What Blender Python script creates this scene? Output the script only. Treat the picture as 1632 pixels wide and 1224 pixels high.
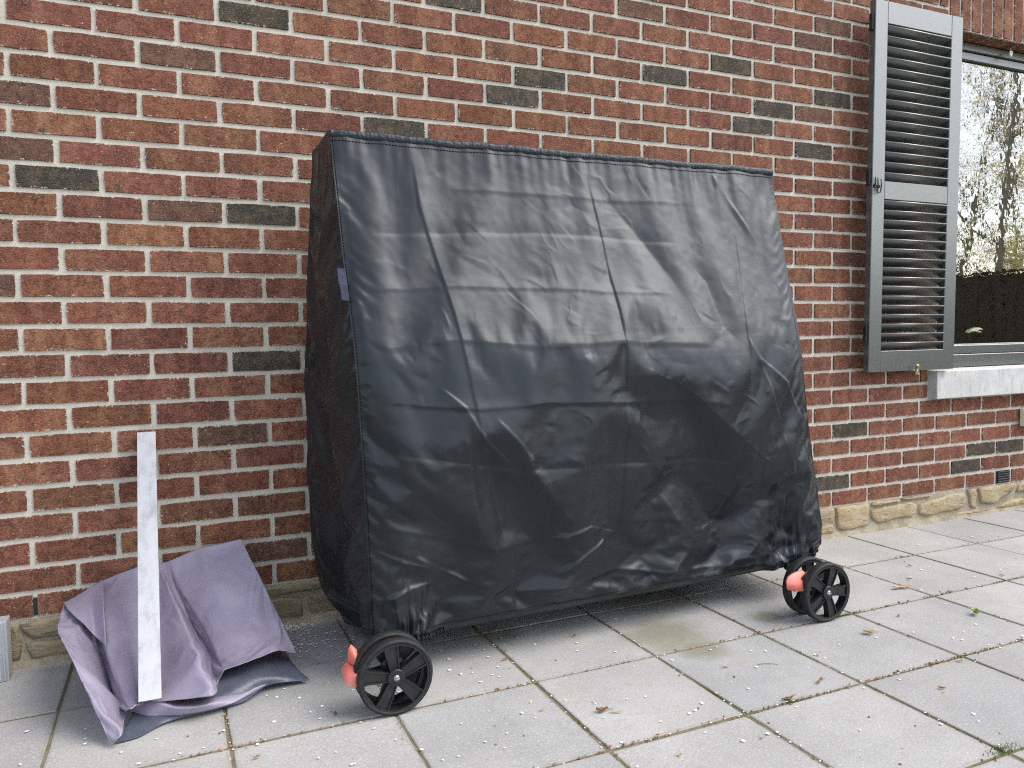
import bpy, bmesh, math, random
import numpy as np
from mathutils import Matrix, Vector

for o in list(bpy.data.objects): bpy.data.objects.remove(o)
scene = bpy.context.scene
COL = scene.collection
R = math.radians

# ------------------------------------------------------------------ camera
W, H_ = 1632, 1224
F_PX, PITCH, ROLL, YAW = 1229.029, -0.05449, -0.01944, 0.41414
CAM = Vector((0.1765, -2.6957, 0.9488))
fwd = Vector((math.sin(YAW)*math.cos(PITCH), math.cos(YAW)*math.cos(PITCH), math.sin(PITCH)))
rgt = Vector((math.cos(YAW), -math.sin(YAW), 0)); upv = rgt.cross(fwd)
cr_ = math.cos(ROLL)*rgt + math.sin(ROLL)*upv
cu_ = -math.sin(ROLL)*rgt + math.cos(ROLL)*upv
cd = bpy.data.cameras.new('camera'); cam = bpy.data.objects.new('camera', cd); COL.objects.link(cam)
cam.matrix_world = Matrix(((cr_.x, cu_.x, -fwd.x, CAM.x), (cr_.y, cu_.y, -fwd.y, CAM.y), (cr_.z, cu_.z, -fwd.z, CAM.z), (0, 0, 0, 1)))
cd.sensor_width = 36; cd.lens = F_PX/W*36; cd.clip_start = .05; cd.clip_end = 500
scene.camera = cam

# ------------------------------------------------------------------ light
SUN_EL, SUN_AZ = 50, 120          # azimuth in degrees, clockwise from +Y (the wall's side): right of the camera and a little behind it
world = bpy.data.worlds.new('World'); scene.world = world; world.use_nodes = True
wn = world.node_tree; wn.nodes.clear()
sky = wn.nodes.new('ShaderNodeTexSky'); sky.sky_type = 'NISHITA'; sky.sun_disc = False
sky.sun_elevation = R(SUN_EL); sky.sun_rotation = R(SUN_AZ); sky.air_density = 1.0; sky.dust_density = 1.3; sky.ozone_density = 1.0
hs = wn.nodes.new('ShaderNodeHueSaturation'); hs.inputs['Saturation'].default_value = .50
bg = wn.nodes.new('ShaderNodeBackground'); bg.inputs['Strength'].default_value = .15
wo = wn.nodes.new('ShaderNodeOutputWorld')
wn.links.new(sky.outputs[0], hs.inputs['Color']); wn.links.new(hs.outputs[0], bg.inputs[0]); wn.links.new(bg.outputs[0], wo.inputs[0])
sd = bpy.data.lights.new('sun', 'SUN'); sd.energy = 1.3; sd.angle = R(45); sd.color = (1, .93, .84)
sun = bpy.data.objects.new('sun', sd); COL.objects.link(sun)
sdir = Vector((math.sin(R(SUN_AZ))*math.cos(R(SUN_EL)), math.cos(R(SUN_AZ))*math.cos(R(SUN_EL)), math.sin(R(SUN_EL))))
sun.rotation_euler = sdir.to_track_quat('Z', 'Y').to_euler(); sun.location = sdir*30
scene.view_settings.view_transform = 'Standard'; scene.view_settings.look = 'None'
scene.view_settings.gamma = 1; scene.view_settings.use_curve_mapping = False
scene.view_settings.exposure = 1.26
scene.render.engine = 'CYCLES'
cy = scene.cycles; cy.max_bounces = 5; cy.diffuse_bounces = 3; cy.glossy_bounces = 3; cy.transmission_bounces = 3; cy.transparent_max_bounces = 6
cy.use_adaptive_sampling = True; cy.adaptive_threshold = .015; cy.filter_width = 1.15; cy.use_denoising = False

# ------------------------------------------------------------------ helpers
def mk(name, verts, faces, smooth=False):
    me = bpy.data.meshes.new(name); me.from_pydata([tuple(map(float, v)) for v in verts], [], faces); me.update()
    if smooth: me.polygons.foreach_set('use_smooth', [True]*len(me.polygons))
    return me
def obj(name, me, mat=None, parent=None, loc=(0, 0, 0), rot=(0, 0, 0), label=None, cat=None, group=None, kind=None):
    o = bpy.data.objects.new(name, me); COL.objects.link(o); o.location = loc; o.rotation_euler = rot
    if me is not None and mat is not None and len(me.materials) == 0: me.materials.append(mat)
    if parent is not None: o.parent = parent
    if label: o['label'] = label
    if cat: o['category'] = cat
    if group: o['group'] = group
    if kind: o['kind'] = kind
    return o
def thing(name, label, cat, loc=(0, 0, 0), rot=(0, 0, 0), group=None):
    return obj(name, None, None, None, loc, rot, label, cat, group)
def bm_me(name, bm, smooth=False):
    me = bpy.data.meshes.new(name); bm.normal_update(); bm.to_mesh(me); bm.free()
    if smooth: me.polygons.foreach_set('use_smooth', [True]*len(me.polygons))
    return me
def box_bm(x0, x1, y0, y1, z0, z1, bev=0, seg=1, bm=None):
    own = bm is None
    b = bmesh.new()
    bmesh.ops.create_cube(b, size=1)
    for v in b.verts:
        v.co = Vector(((x0+x1)/2+v.co.x*(x1-x0), (y0+y1)/2+v.co.y*(y1-y0), (z0+z1)/2+v.co.z*(z1-z0)))
    if bev: bmesh.ops.bevel(b, geom=b.edges[:], offset=bev, segments=seg, profile=.5, affect='EDGES')
    if own: return b
    t = bpy.data.meshes.new('t'); b.to_mesh(t); b.free(); bm.from_mesh(t); bpy.data.meshes.remove(t)
    return bm
def box(name, x0, x1, y0, y1, z0, z1, mat, parent=None, bev=.002, seg=1, **kw):
    return obj(name, bm_me(name, box_bm(x0, x1, y0, y1, z0, z1, bev, seg)), mat, parent, **kw)
def tube_geo(pts, rads, n=8, cap=True):
    pts = [Vector(p) for p in pts]; vs, fs = [], []
    if not hasattr(rads, '__len__'): rads = [rads]*len(pts)
    pn = None
    for i, p in enumerate(pts):
        d = (pts[min(i+1, len(pts)-1)]-pts[max(i-1, 0)]).normalized()
        if pn is None:
            a = Vector((0, 0, 1)) if abs(d.z) < .9 else Vector((1, 0, 0)); pn = d.cross(a).normalized()
        else:
            pn = (pn-d*pn.dot(d)).normalized()
        b = d.cross(pn)
        for k in range(n):
            t = 2*math.pi*k/n; vs.append(p+(pn*math.cos(t)+b*math.sin(t))*rads[i])
    for i in range(len(pts)-1):
        for k in range(n):
            fs.append((i*n+k, i*n+(k+1) % n, (i+1)*n+(k+1) % n, (i+1)*n+k))
    if cap: fs += [tuple(range(n))[::-1], tuple(range((len(pts)-1)*n, len(pts)*n))]
    return vs, fs
class Geo:
    def __init__(s): s.v = []; s.f = []
    def add(s, vs, fs):
        n = len(s.v); s.v += list(vs); s.f += [tuple(i+n for i in f) for f in fs]
    def mesh(s, name, smooth=False): return mk(name, s.v, s.f, smooth)

# ------------------------------------------------------------------ node helpers
class N:
    def __init__(s, name):
        s.m = bpy.data.materials.new(name); s.m.use_nodes = True; s.t = s.m.node_tree; s.t.nodes.clear()
        s.out = s.t.nodes.new('ShaderNodeOutputMaterial')
    def n(s, typ, **kw):
        x = s.t.nodes.new('ShaderNode'+typ)
        for k, v in kw.items():
            setattr(x, k, v)
        return x
    def l(s, a, b): s.t.links.new(a, b)
    def put(s, sock, v):
        if hasattr(v, 'is_linked') or isinstance(v, bpy.types.NodeSocket): s.l(v, sock)
        else:
            if sock.type == 'RGBA' and hasattr(v, '__len__') and len(v) == 3: v = (*v, 1)
            sock.default_value = v
    def math(s, op, a, b=0., c=0., clamp=False):
        x = s.n('Math', operation=op, use_clamp=clamp)
        s.put(x.inputs[0], a); s.put(x.inputs[1], b); s.put(x.inputs[2], c); return x.outputs[0]
    def mix(s, f, a, b, mode='MIX'):
        x = s.n('Mix', data_type='RGBA', blend_type=mode); s.put(x.inputs[0], f); s.put(x.inputs[6], a); s.put(x.inputs[7], b); return x.outputs[2]
    def noise(s, vec, scale, detail=3, rough=.55, w=None, dim='3D', dist=0.):
        x = s.n('TexNoise', noise_dimensions=dim)
        if w is not None:
            c_ = s.n('CombineXYZ'); s.put(c_.inputs[2], w); vec = s.vadd(vec, c_.outputs[0])
        s.put(x.inputs['Vector'], vec); s.put(x.inputs['Scale'], scale); s.put(x.inputs['Detail'], detail); s.put(x.inputs['Roughness'], rough); s.put(x.inputs['Distortion'], dist)
        return x.outputs['Fac']
    def ramp(s, f, stops, interp='LINEAR'):
        x = s.n('ValToRGB'); x.color_ramp.interpolation = interp; el = x.color_ramp.elements
        while len(el) > len(stops): el.remove(el[0])
        while len(el) < len(stops): el.new(.5)
        for e, (p, c) in zip(el, stops):
            e.position = p; e.color = (*c, 1) if hasattr(c, '__len__') else (c, c, c, 1)
        s.put(x.inputs[0], f); return x.outputs[0]
    def sst(s, f, a, b):
        x = s.n('MapRange', interpolation_type='SMOOTHSTEP'); s.put(x.inputs[0], f); s.put(x.inputs[1], a); s.put(x.inputs[2], b); return x.outputs[0]
    def vscale(s, v, k):
        x = s.n('VectorMath', operation='MULTIPLY'); s.put(x.inputs[0], v); s.put(x.inputs[1], k); return x.outputs[0]
    def vadd(s, a, b):
        x = s.n('VectorMath', operation='ADD'); s.put(x.inputs[0], a); s.put(x.inputs[1], b); return x.outputs[0]
    def pos(s): return s.n('NewGeometry').outputs['Position']
    def objc(s): return s.n('TexCoord').outputs['Object']
    def uv(s): return s.n('TexCoord').outputs['UV']
    def rnd(s): return s.n('ObjectInfo').outputs['Random']
    def bump(s, h, strength=.5, dist=.01, normal=None):
        x = s.n('Bump'); s.put(x.inputs['Height'], h); s.put(x.inputs['Strength'], strength); s.put(x.inputs['Distance'], dist)
        if normal is not None: s.l(normal, x.inputs['Normal'])
        return x.outputs[0]
    def pbsdf(s, col, rough=.8, spec=.5, metal=0., normal=None, **kw):
        x = s.n('BsdfPrincipled'); s.put(x.inputs['Base Color'], col); s.put(x.inputs['Roughness'], rough)
        s.put(x.inputs['Specular IOR Level'], spec); s.put(x.inputs['Metallic'], metal)
        if normal is not None: s.l(normal, x.inputs['Normal'])
        for k, v in kw.items(): s.put(x.inputs[k], v)
        s.l(x.outputs[0], s.out.inputs[0]); return x
    def done(s, col, **kw): s.pbsdf(col, **kw); return s.m

def sepxyz(n, v):
    x = n.n('SeparateXYZ'); n.put(x.inputs[0], v); return x.outputs
def comb(n, a, b, c):
    x = n.n('CombineXYZ'); n.put(x.inputs[0], a); n.put(x.inputs[1], b); n.put(x.inputs[2], c); return x.outputs[0]

def mat_mortar():
    n = N('mortar'); p = n.pos()
    a = n.noise(p, 9, 4); b = n.noise(p, 260, 3, .7); c = n.noise(p, 60, 3)
    col = n.mix(n.sst(a, .3, .75), (.60, .555, .480), (.49, .45, .385))
    col = n.mix(n.sst(b, .55, .8), col, (.36, .33, .28))
    return n.done(col, rough=.95, spec=.2, normal=n.bump(n.math('ADD', b, n.math('MULTIPLY', c, 1.5)), .7, .003))
def mat_brick():
    n = N('brick'); uv = n.uv(); s = sepxyz(n, uv)
    oi = n.n('ObjectInfo'); at = n.n('Attribute', attribute_name='tint'); ase = n.n('Attribute', attribute_name='seed')
    tint = n.mix(1., oi.outputs['Color'], at.outputs['Color'], 'MULTIPLY')
    dark = n.math('SUBTRACT', 1., n.math('MULTIPLY', oi.outputs['Alpha'], at.outputs['Alpha']))
    seed = n.math('MULTIPLY', n.math('ADD', oi.outputs['Random'], ase.outputs['Fac']), 91.7)
    vec = comb(n, n.math('MULTIPLY', s[0], .11), n.math('MULTIPLY', s[1], .034), 0.)
    # flashed bands along the brick, hard edged as in wire-cut facing bricks
    band = n.noise(comb(n, n.math('MULTIPLY', s[0], 1.0), n.math('MULTIPLY', s[1], .06), 0.), 1.7, 1.0, .4, w=seed)
    band2 = n.noise(comb(n, n.math('MULTIPLY', s[0], 1.0), n.math('MULTIPLY', s[1], .22), 4.), 2.6, 2.0, .5, w=n.math('ADD', seed, 31.))
    grain = n.noise(vec, 190, 4, .8, w=seed); mid = n.noise(vec, 55, 4, .65, w=seed)
    col = n.mix(n.sst(band, .52, .60), (.228, .089, .055), (.272, .120, .072))
    col = n.mix(n.math('MULTIPLY', n.sst(band, .40, .35), .6), col, (.165, .066, .046))
    col = n.mix(n.math('MULTIPLY', n.sst(band2, .70, .73), .8), col, (.080, .068, .052))
    col = n.mix(n.math('MULTIPLY', n.sst(mid, .58, .8), .35), col, (.110, .062, .042))
    dcol = n.mix(n.sst(band2, .42, .66), (.066, .060, .052), (.112, .086, .062))
    col = n.mix(dark, col, dcol)
    col = n.mix(1., col, tint, 'MULTIPLY')
    col = n.mix(n.math('MULTIPLY', n.sst(grain, .49, .34), .7), col, n.mix(.62, col, (.01, .008, .006)))
    col = n.mix(n.math('MULTIPLY', n.sst(grain, .53, .70), .6), col, (.37, .225, .16))
    # wire-cut crackle: short ragged horizontal tears
    ck = n.noise(n.vscale(vec, (1, 2.6, 1)), 85, 4, .7, w=n.math('ADD', seed, 3.), dist=.6)
    ckf = n.math('MULTIPLY', n.sst(n.math('ABSOLUTE', n.math('SUBTRACT', ck, .5)), .022, .006), n.sst(n.noise(vec, 40, 2, .5, w=n.math('ADD', seed, 23.)), .42, .6))
    col = n.mix(n.math('MULTIPLY', ckf, .75), col, (.035, .020, .015))
    # mortar smears and lime crumbs on the arrises
    ex = n.math('MULTIPLY', n.math('SUBTRACT', 1., n.math('ABSOLUTE', s[0])), .11)
    ez = n.math('MULTIPLY', n.math('SUBTRACT', 1., n.math('ABSOLUTE', s[1])), .034)
    ed = n.math('MINIMUM', ex, ez)
    sm = n.noise(vec, 150, 3, .7, w=n.math('ADD', seed, 7.)); sm2 = n.noise(vec, 28, 2, .5, w=n.math('ADD', seed, 17.))
    lim = n.math('MULTIPLY', n.math('MULTIPLY', n.sst(sm, .45, .62), n.sst(sm2, .40, .62)), .0065)
    col = n.mix(n.sst(n.math('SUBTRACT', lim, ed), 0., .0008), col, (.52, .48, .42))
    sp = n.noise(vec, 170, 1, .5, w=n.math('ADD', seed, 57.))
    col = n.mix(n.math('MULTIPLY', n.sst(sp, .735, .77), .8), col, (.62, .58, .52))
    cr = n.noise(n.vscale(vec, (1, 2.2, 1)), 130, 3, .65, w=seed)
    hgt = n.math('SUBTRACT', n.math('ADD', n.math('MULTIPLY', grain, .6), n.math('MULTIPLY', n.sst(cr, .36, .5), .6)), n.math('MULTIPLY', ckf, .7))
    return n.done(col, rough=.88, spec=.25, normal=n.bump(hgt, .85, .0035))
def mat_paver():
    n = N('concrete_paver'); p = n.pos(); r = n.rnd()
    big = n.noise(p, 3.2, 4, .6); mid = n.noise(p, 22, 4, .6); g = n.noise(p, 210, 3, .75); g2 = n.noise(p, 150, 3, .75)
    col = n.mix(n.sst(big, .3, .72), (.325, .322, .314), (.400, .396, .386))
    col = n.mix(1., col, n.ramp(r, [(0, (.90, .90, .91)), (1, (1.06, 1.05, 1.03))]), 'MULTIPLY')
    col = n.mix(n.math('MULTIPLY', n.sst(mid, .50, .74), .45), col, (.29, .285, .262))
    col = n.mix(n.math('MULTIPLY', n.sst(g, .52, .66), .6), col, (.20, .196, .19))
    col = n.mix(n.math('MULTIPLY', n.sst(g2, .53, .68), .5), col, (.60, .595, .58))
    # algae film in damp spots under and beside the cover
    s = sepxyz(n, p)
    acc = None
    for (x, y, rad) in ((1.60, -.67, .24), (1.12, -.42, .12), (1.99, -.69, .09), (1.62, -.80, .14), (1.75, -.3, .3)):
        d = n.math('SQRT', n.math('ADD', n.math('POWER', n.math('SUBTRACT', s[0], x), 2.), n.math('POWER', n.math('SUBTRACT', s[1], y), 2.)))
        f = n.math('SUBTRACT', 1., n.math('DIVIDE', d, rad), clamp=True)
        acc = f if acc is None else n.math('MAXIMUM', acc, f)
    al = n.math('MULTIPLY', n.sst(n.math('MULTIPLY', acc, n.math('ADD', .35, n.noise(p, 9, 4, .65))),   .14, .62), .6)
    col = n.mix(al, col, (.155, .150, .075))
    tan = n.math('MULTIPLY', n.sst(n.noise(n.vadd(p, (7, 3, 0)), 5.5, 4, .6), .56, .76), .35)
    col = n.mix(tan, col, (.36, .31, .23))
    # dirt towards the edges of each flag
    u = sepxyz(n, n.uv())
    e = n.math('MINIMUM', n.math('SUBTRACT', 1., n.math('ABSOLUTE', u[0])), n.math('SUBTRACT', 1., n.math('ABSOLUTE', u[1])))
    ef = n.math('MULTIPLY', n.sst(n.math('ADD', e, n.math('MULTIPLY', n.noise(p, 30, 3), .11)), .125, .045), .5)
    col = n.mix(ef, col, (.20, .185, .13))
    return n.done(col, rough=.9, spec=.3, normal=n.bump(n.math('ADD', g, n.math('MULTIPLY', g2, .6)), .35, .002))
def mat_joint():
    n = N('joint_sand'); p = n.pos()
    a = n.noise(p, 14, 4, .6); b = n.noise(p, 330, 3, .7)
    col = n.mix(n.sst(a, .42, .62), (.27, .235, .165), (.185, .175, .10))
    col = n.mix(n.sst(b, .5, .72), col, (.36, .31, .22))
    return n.done(col, rough=1., spec=.1, normal=n.bump(b, 1., .006))
def mat_stone():
    n = N('sandstone'); p = n.pos(); r = n.rnd()
    a = n.noise(p, 11, 4, .6); b = n.noise(p, 90, 4, .65); c = n.noise(n.vscale(p, (1, 1, 3)), 26, 4, .6)
    col = n.mix(n.sst(a, .35, .68), (.36, .285, .175), (.42, .365, .265))
    col = n.mix(n.math('MULTIPLY', n.sst(c, .55, .68), .75), col, (.19, .125, .085))
    col = n.mix(1., col, n.ramp(r, [(0, (.8, .8, .82)), (.5, (1., .98, .95)), (1, (1.1, 1.06, .98))]), 'MULTIPLY')
    col = n.mix(n.math('MULTIPLY', n.sst(b, .5, .8), .4), col, (.28, .22, .13))
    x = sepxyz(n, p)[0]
    col = n.mix(n.math('MULTIPLY', n.sst(x, 2.2, 1.2), .55), col, (.17, .145, .10))   # mixed towards a darker grey-brown at the left end
    return n.done(col, rough=.9, spec=.25, normal=n.bump(n.math('ADD', c, n.math('MULTIPLY', b, .6)), .8, .008))
def mat_plinth_mortar():
    n = N('plinth_mortar'); p = n.pos()
    a = n.noise(p, 16, 4, .6); b = n.noise(p, 180, 3, .7)
    col = n.mix(n.sst(a, .35, .7), (.36, .32, .24), (.25, .21, .145))
    col = n.mix(n.math('MULTIPLY', n.sst(b, .5, .75), .5), col, (.17, .145, .10))
    return n.done(col, rough=.95, spec=.2, normal=n.bump(n.math('ADD', a, n.math('MULTIPLY', b, .4)), .8, .012))
def mat_fabric(name, c1, c2, rough, spec, bscale=26, bstr=.35, weave=900, crease=0.):
    n = N(name); p = n.objc()
    a = n.noise(p, 7, 3); w1 = n.noise(n.vscale(p, (1, 1, 1.8)), bscale, 4, .5, dist=.8)
    wv = n.noise(p, weave, 1)
    col = n.mix(n.sst(a, .35, .7), c1, c2)
    rg = n.math('ADD', rough-.05, n.math('MULTIPLY', a, .12))
    h = n.math('MULTIPLY', w1, bstr*.6)
    if crease:
        # sharp fold lines: ridged noise, only where the cloth has been crushed
        msk = n.math('MULTIPLY', n.sst(n.noise(n.vadd(p, (0., 3., 0.)), 2.6, 2), .46, .66), crease)
        r1 = n.noise(n.vscale(p, (1., 1., .7)), 5.5, 2.5, .5, dist=.9)
        rd = n.math('SUBTRACT', 1., n.math('MULTIPLY', n.math('ABSOLUTE', n.math('SUBTRACT', r1, .5)), 8.), clamp=True)
        h = n.math('MULTIPLY_ADD', n.math('POWER', rd, 1.6), msk, h)
    h = n.math('MULTIPLY_ADD', wv, .006, h)
    n.pbsdf(col, rough=rg, spec=spec, normal=n.bump(h, 1., .010), **{'Specular Tint': (.88, .95, 1., 1.)})
    return n.m
def mat_plain(name, col, rough=.5, spec=.5, metal=0., nscale=0, namt=.15, bump=0., bscale=120):
    n = N(name)
    c = col; nm = None
    if nscale:
        f = n.noise(n.objc(), nscale, 4, .6)
        c = n.mix(n.sst(f, .35, .7), tuple(v*(1-namt) for v in col), tuple(min(1, v*(1+namt)) for v in col))
    if bump: nm = n.bump(n.noise(n.objc(), bscale, 3, .6), bump, .003)
    return n.done(c, rough=rough, spec=spec, metal=metal, normal=nm)
def mat_paint():
    n = N('shutter_paint'); p = n.objc()
    a = n.noise(n.vscale(p, (3, 3, .25)), 30, 3); b = n.noise(p, 3, 3)
    col = n.mix(n.sst(b, .3, .7), (.046, .054, .050), (.054, .062, .057))
    return n.done(col, rough=n.math('ADD', .34, n.math('MULTIPLY', a, .10)), spec=1., normal=n.bump(a, .05, .002), **{'Coat Weight': 1., 'Coat Roughness': .34, 'Coat IOR': 1.75})
def mat_concrete_sill():
    n = N('concrete_sill'); p = n.objc()
    a = n.noise(p, 9, 4, .6); b = n.noise(n.vscale(p, (1, 1, .35)), 40, 4, .6); g = n.noise(p, 300, 2)
    col = n.mix(n.sst(a, .3, .7), (.49, .485, .475), (.58, .575, .56))
    col = n.mix(n.math('MULTIPLY', n.sst(b, .48, .72), .55), col, (.33, .325, .31))
    return n.done(col, rough=.9, spec=.3, normal=n.bump(n.math('ADD', g, b), .3, .003))
def mat_aluminium():
    n = N('aluminium'); p = n.objc()
    a = n.noise(n.vscale(p, (1, 1, .6)), 26, 5, .6); b = n.noise(p, 130, 3, .7); c = n.noise(n.vscale(p, (6, 6, .2)), 60, 2)
    col = n.mix(n.sst(a, .38, .68), (.50, .51, .53), (.38, .39, .415))
    col = n.mix(n.math('MULTIPLY', n.sst(b, .72, .78), .2), col, (.25, .26, .27))
    rg = n.math('ADD', .42, n.math('MULTIPLY', n.sst(a, .4, .7), .2))
    return n.done(col, rough=rg, metal=.85, spec=.5, normal=n.bump(c, .05, .001))
def mat_tarp(name, c1, c2, rough=.42):
    n = N(name); p = n.pos()
    a = n.noise(p, 10, 4, .6); w1 = n.noise(p, 38, 4, .55, dist=1.2); d = n.noise(p, 300, 2, .6)
    col = n.mix(n.sst(a, .35, .68), c1, c2)
    col = n.mix(n.math('MULTIPLY', n.sst(d, .66, .74), .25), col, (.5, .48, .46))
    return n.done(col, rough=rough, spec=.45, normal=n.bump(n.math('MULTIPLY_ADD', d, .02, w1), .25, .006))
def mat_glass():
    n = N('window_glass'); p = n.pos()
    nm = n.bump(n.noise(n.vscale(p, (1, 1, 1)), 5.5, 3, .6), .035, .02)
    gl = n.n('BsdfGlossy'); n.put(gl.inputs['Roughness'], .0); n.put(gl.inputs['Color'], (1, .985, .95)); n.l(nm, gl.inputs['Normal'])
    tr = n.n('BsdfTransparent'); n.put(tr.inputs['Color'], (.93, .95, .93))
    lw = n.n('Fresnel'); n.put(lw.inputs['IOR'], 1.5)
    f = n.math('ADD', .22, n.math('MULTIPLY', lw.outputs[0], 2.), clamp=True)     # coated double glazing
    mx = n.n('MixShader'); n.l(f, mx.inputs[0]); n.l(tr.outputs[0], mx.inputs[1]); n.l(gl.outputs[0], mx.inputs[2]); n.l(mx.outputs[0], n.out.inputs[0])
    return n.m
def mat_ground():
    n = N('lawn'); p = n.pos()
    a = n.noise(p, 2, 5, .6); b = n.noise(p, 60, 3)
    col = n.mix(n.sst(a, .3, .7), (.07, .10, .03), (.13, .13, .055)); col = n.mix(n.sst(b, .45, .7), col, (.05, .07, .025))
    return n.done(col, rough=1., spec=.1, normal=n.bump(b, .8, .02))
def mat_wood(name, c1, c2, vec=(40, 40, 1.5)):
    n = N(name); p = n.objc()
    a = n.noise(n.vscale(p, vec), 6, 4, .6); b = n.noise(p, 14, 3)
    col = n.mix(n.sst(a, .35, .68), c1, c2); col = n.mix(n.math('MULTIPLY', n.sst(b, .55, .75), .3), col, tuple(v*.5 for v in c1))
    return n.done(col, rough=.85, spec=.3, normal=n.bump(a, .6, .004))
def mat_leaf(name, c1, c2, transl=.3):
    n = N(name); r = n.noise(n.pos(), 30, 2)
    x = n.pbsdf(n.mix(n.sst(r, .35, .65), c1, c2), rough=.55, spec=.35)
    t = n.n('BsdfTranslucent'); n.put(t.inputs[0], tuple(min(1, v*1.6) for v in c2)); m = n.n('MixShader'); m.inputs[0].default_value = transl
    n.l(x.outputs[0], m.inputs[1]); n.l(t.outputs[0], m.inputs[2]); n.l(m.outputs[0], n.out.inputs[0]); return n.m

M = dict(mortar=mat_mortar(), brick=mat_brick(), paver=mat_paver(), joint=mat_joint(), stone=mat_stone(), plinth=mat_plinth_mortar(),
  cover=mat_fabric('black_cover_fabric', (.0084, .0097, .0124), (.0113, .0130, .0166), .35, .44, 14, .06, crease=.07),
  coverhem=mat_fabric('cover_binding', (.014, .016, .022), (.022, .024, .032), .42, .36, 60, .5),
  thread=mat_plain('black_thread', (.006, .006, .007), .8, .2), tag=mat_plain('grey_tag', (.10, .10, .15), .7, .3, nscale=60),
  paint=mat_paint(), sill=mat_concrete_sill(), alu=mat_aluminium(),
  tarp=mat_tarp('purple_tarp', (.250, .224, .300), (.290, .256, .335)), tarpin=mat_tarp('grey_tarp_lining', (.060, .070, .098), (.088, .098, .130), .36),
  glass=mat_glass(), ground=mat_ground(), rubber=mat_plain('black_rubber', (.016, .016, .017), .62, .4, nscale=50, namt=.3, bump=.3, bscale=200),
  plastic=mat_plain('black_plastic', (.014, .0145, .016), .42, .5, nscale=40, namt=.25, bump=.12, bscale=260), coral=mat_plain('coral_plastic', (.74, .20, .155), .42, .5, nscale=30, namt=.06),
  steel=mat_plain('steel', (.35, .35, .36), .35, .5, .9), black=mat_plain('black_iron', (.012, .012, .013), .5, .5), brass=mat_plain('aged_brass', (.42, .36, .20), .35, .5, .7, nscale=80, namt=.4),
  wood=mat_wood('weathered_wood', (.30, .31, .33), (.42, .43, .45), (30, 30, 1.2)), fence=mat_wood('dark_fence_wood', (.085, .066, .047), (.140, .110, .080), (20, 20, 1.)),
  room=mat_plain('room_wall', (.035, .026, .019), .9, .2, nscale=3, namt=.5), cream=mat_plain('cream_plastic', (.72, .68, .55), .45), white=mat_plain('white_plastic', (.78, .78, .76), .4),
  petal=mat_plain('white_petal', (.86, .84, .82), .7, .3), dry=mat_leaf('dry_leaf', (.20, .105, .05), (.34, .20, .10), .1), pale=mat_leaf('pale_straw', (.45, .34, .19), (.55, .43, .27), .1),
  moss=mat_leaf('moss_green', (.07, .10, .02), (.14, .18, .04), .2), green=mat_leaf('fresh_leaf', (.12, .2, .04), (.2, .28, .08), .2), houseleaf=mat_leaf('house_leaf', (.24, .32, .18), (.38, .46, .30), .3),
  bark=mat_wood('bark', (.36, .30, .22), (.50, .43, .33), (10, 10, 2)), bud=mat_leaf('spring_leaf', (.42, .39, .14), (.60, .54, .26), .5))

# ================================================================== SETTING
rng = random.Random(5)
obj('ground', mk('ground', [(-150, -150, -.03), (150, -150, -.03), (150, 150, -.03), (-150, 150, -.03)], [(0, 1, 2, 3)]), M['ground'], kind='structure')
S = .4; GX, GY = 1.4663, -1.1895
C0, C1, R0, R1 = -6, 10, -7, 3
patio = obj('patio', mk('patio', [(GX+C0*S, GY+R0*S, -.003), (GX+C1*S, GY+R0*S, -.003), (GX+C1*S, -.005, -.003), (GX+C0*S, -.005, -.003)], [(0, 1, 2, 3)]), M['joint'], kind='structure')
def paver_mesh(sx, sy, seed):
    r = random.Random(seed); hx, hy = sx/2, sy/2
    out = []
    K = 4
    for k in range(K): out.append((-hx+2*hx*k/K, -hy))
    for k in range(K): out.append((hx, -hy+2*hy*k/K))
    for k in range(K): out.append((hx-2*hx*k/K, hy))
    for k in range(K): out.append((-hx, hy-2*hy*k/K))
    n = len(out); vs = []; fs = []
    o2 = []
    for i, (x, y) in enumerate(out):
        c = i % K == 0
        j = .0007 if not c else .0014
        ins = .0012+r.random()*(.0022 if c else .0012)
        o2.append((x-math.copysign(ins, x)*(abs(x) > hx-.001)+r.uniform(-j, j), y-math.copysign(ins, y)*(abs(y) > hy-.001)+r.uniform(-j, j)))
    for (x, y) in out: vs.append((x, y, -.03))
    for (x, y) in o2: vs.append((x, y, -.0016))
    for (x, y) in o2: vs.append((x-math.copysign(.0022, x)*(abs(x) > hx-.01), y-math.copysign(.0022, y)*(abs(y) > hy-.01), 0))
    for i in range(n):
        j = (i+1) % n
        fs += [(i, j, n+j, n+i), (n+i, n+j, 2*n+j, 2*n+i)]
    fs.append(tuple(range(2*n, 3*n)))
    me = mk('paver', vs, fs); uvl = me.uv_layers.new(name='UVMap')
    for lp in me.loops:
        v = me.vertices[lp.vertex_index].co; uvl.data[lp.index].uv = (v.x/hx, v.y/hy)
    me.materials.append(M['paver']); return me
PVM = [paver_mesh(S-.0046, S-.0046, q) for q in range(8)]
edge_m = paver_mesh(S-.0046, S-.0046-.02, 99)
for r_ in range(R0, R1):
    for c in range(C0, C1):
        last = r_ == R1-1
        me = edge_m if last else PVM[rng.randrange(8)]
        x = GX+(c+.5)*S+rng.uniform(-.0012, .0012); y = GY+(r_+.5)*S+rng.uniform(-.0012, .0012)-(.01 if last else 0)
        obj('paver', me, None, patio, (x, y, rng.uniform(-.0015, .0012)), (rng.uniform(-.002, .002), rng.uniform(-.002, .002), rng.uniform(-.002, .002)+(0 if last else math.pi/2*rng.randrange(4))))

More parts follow.
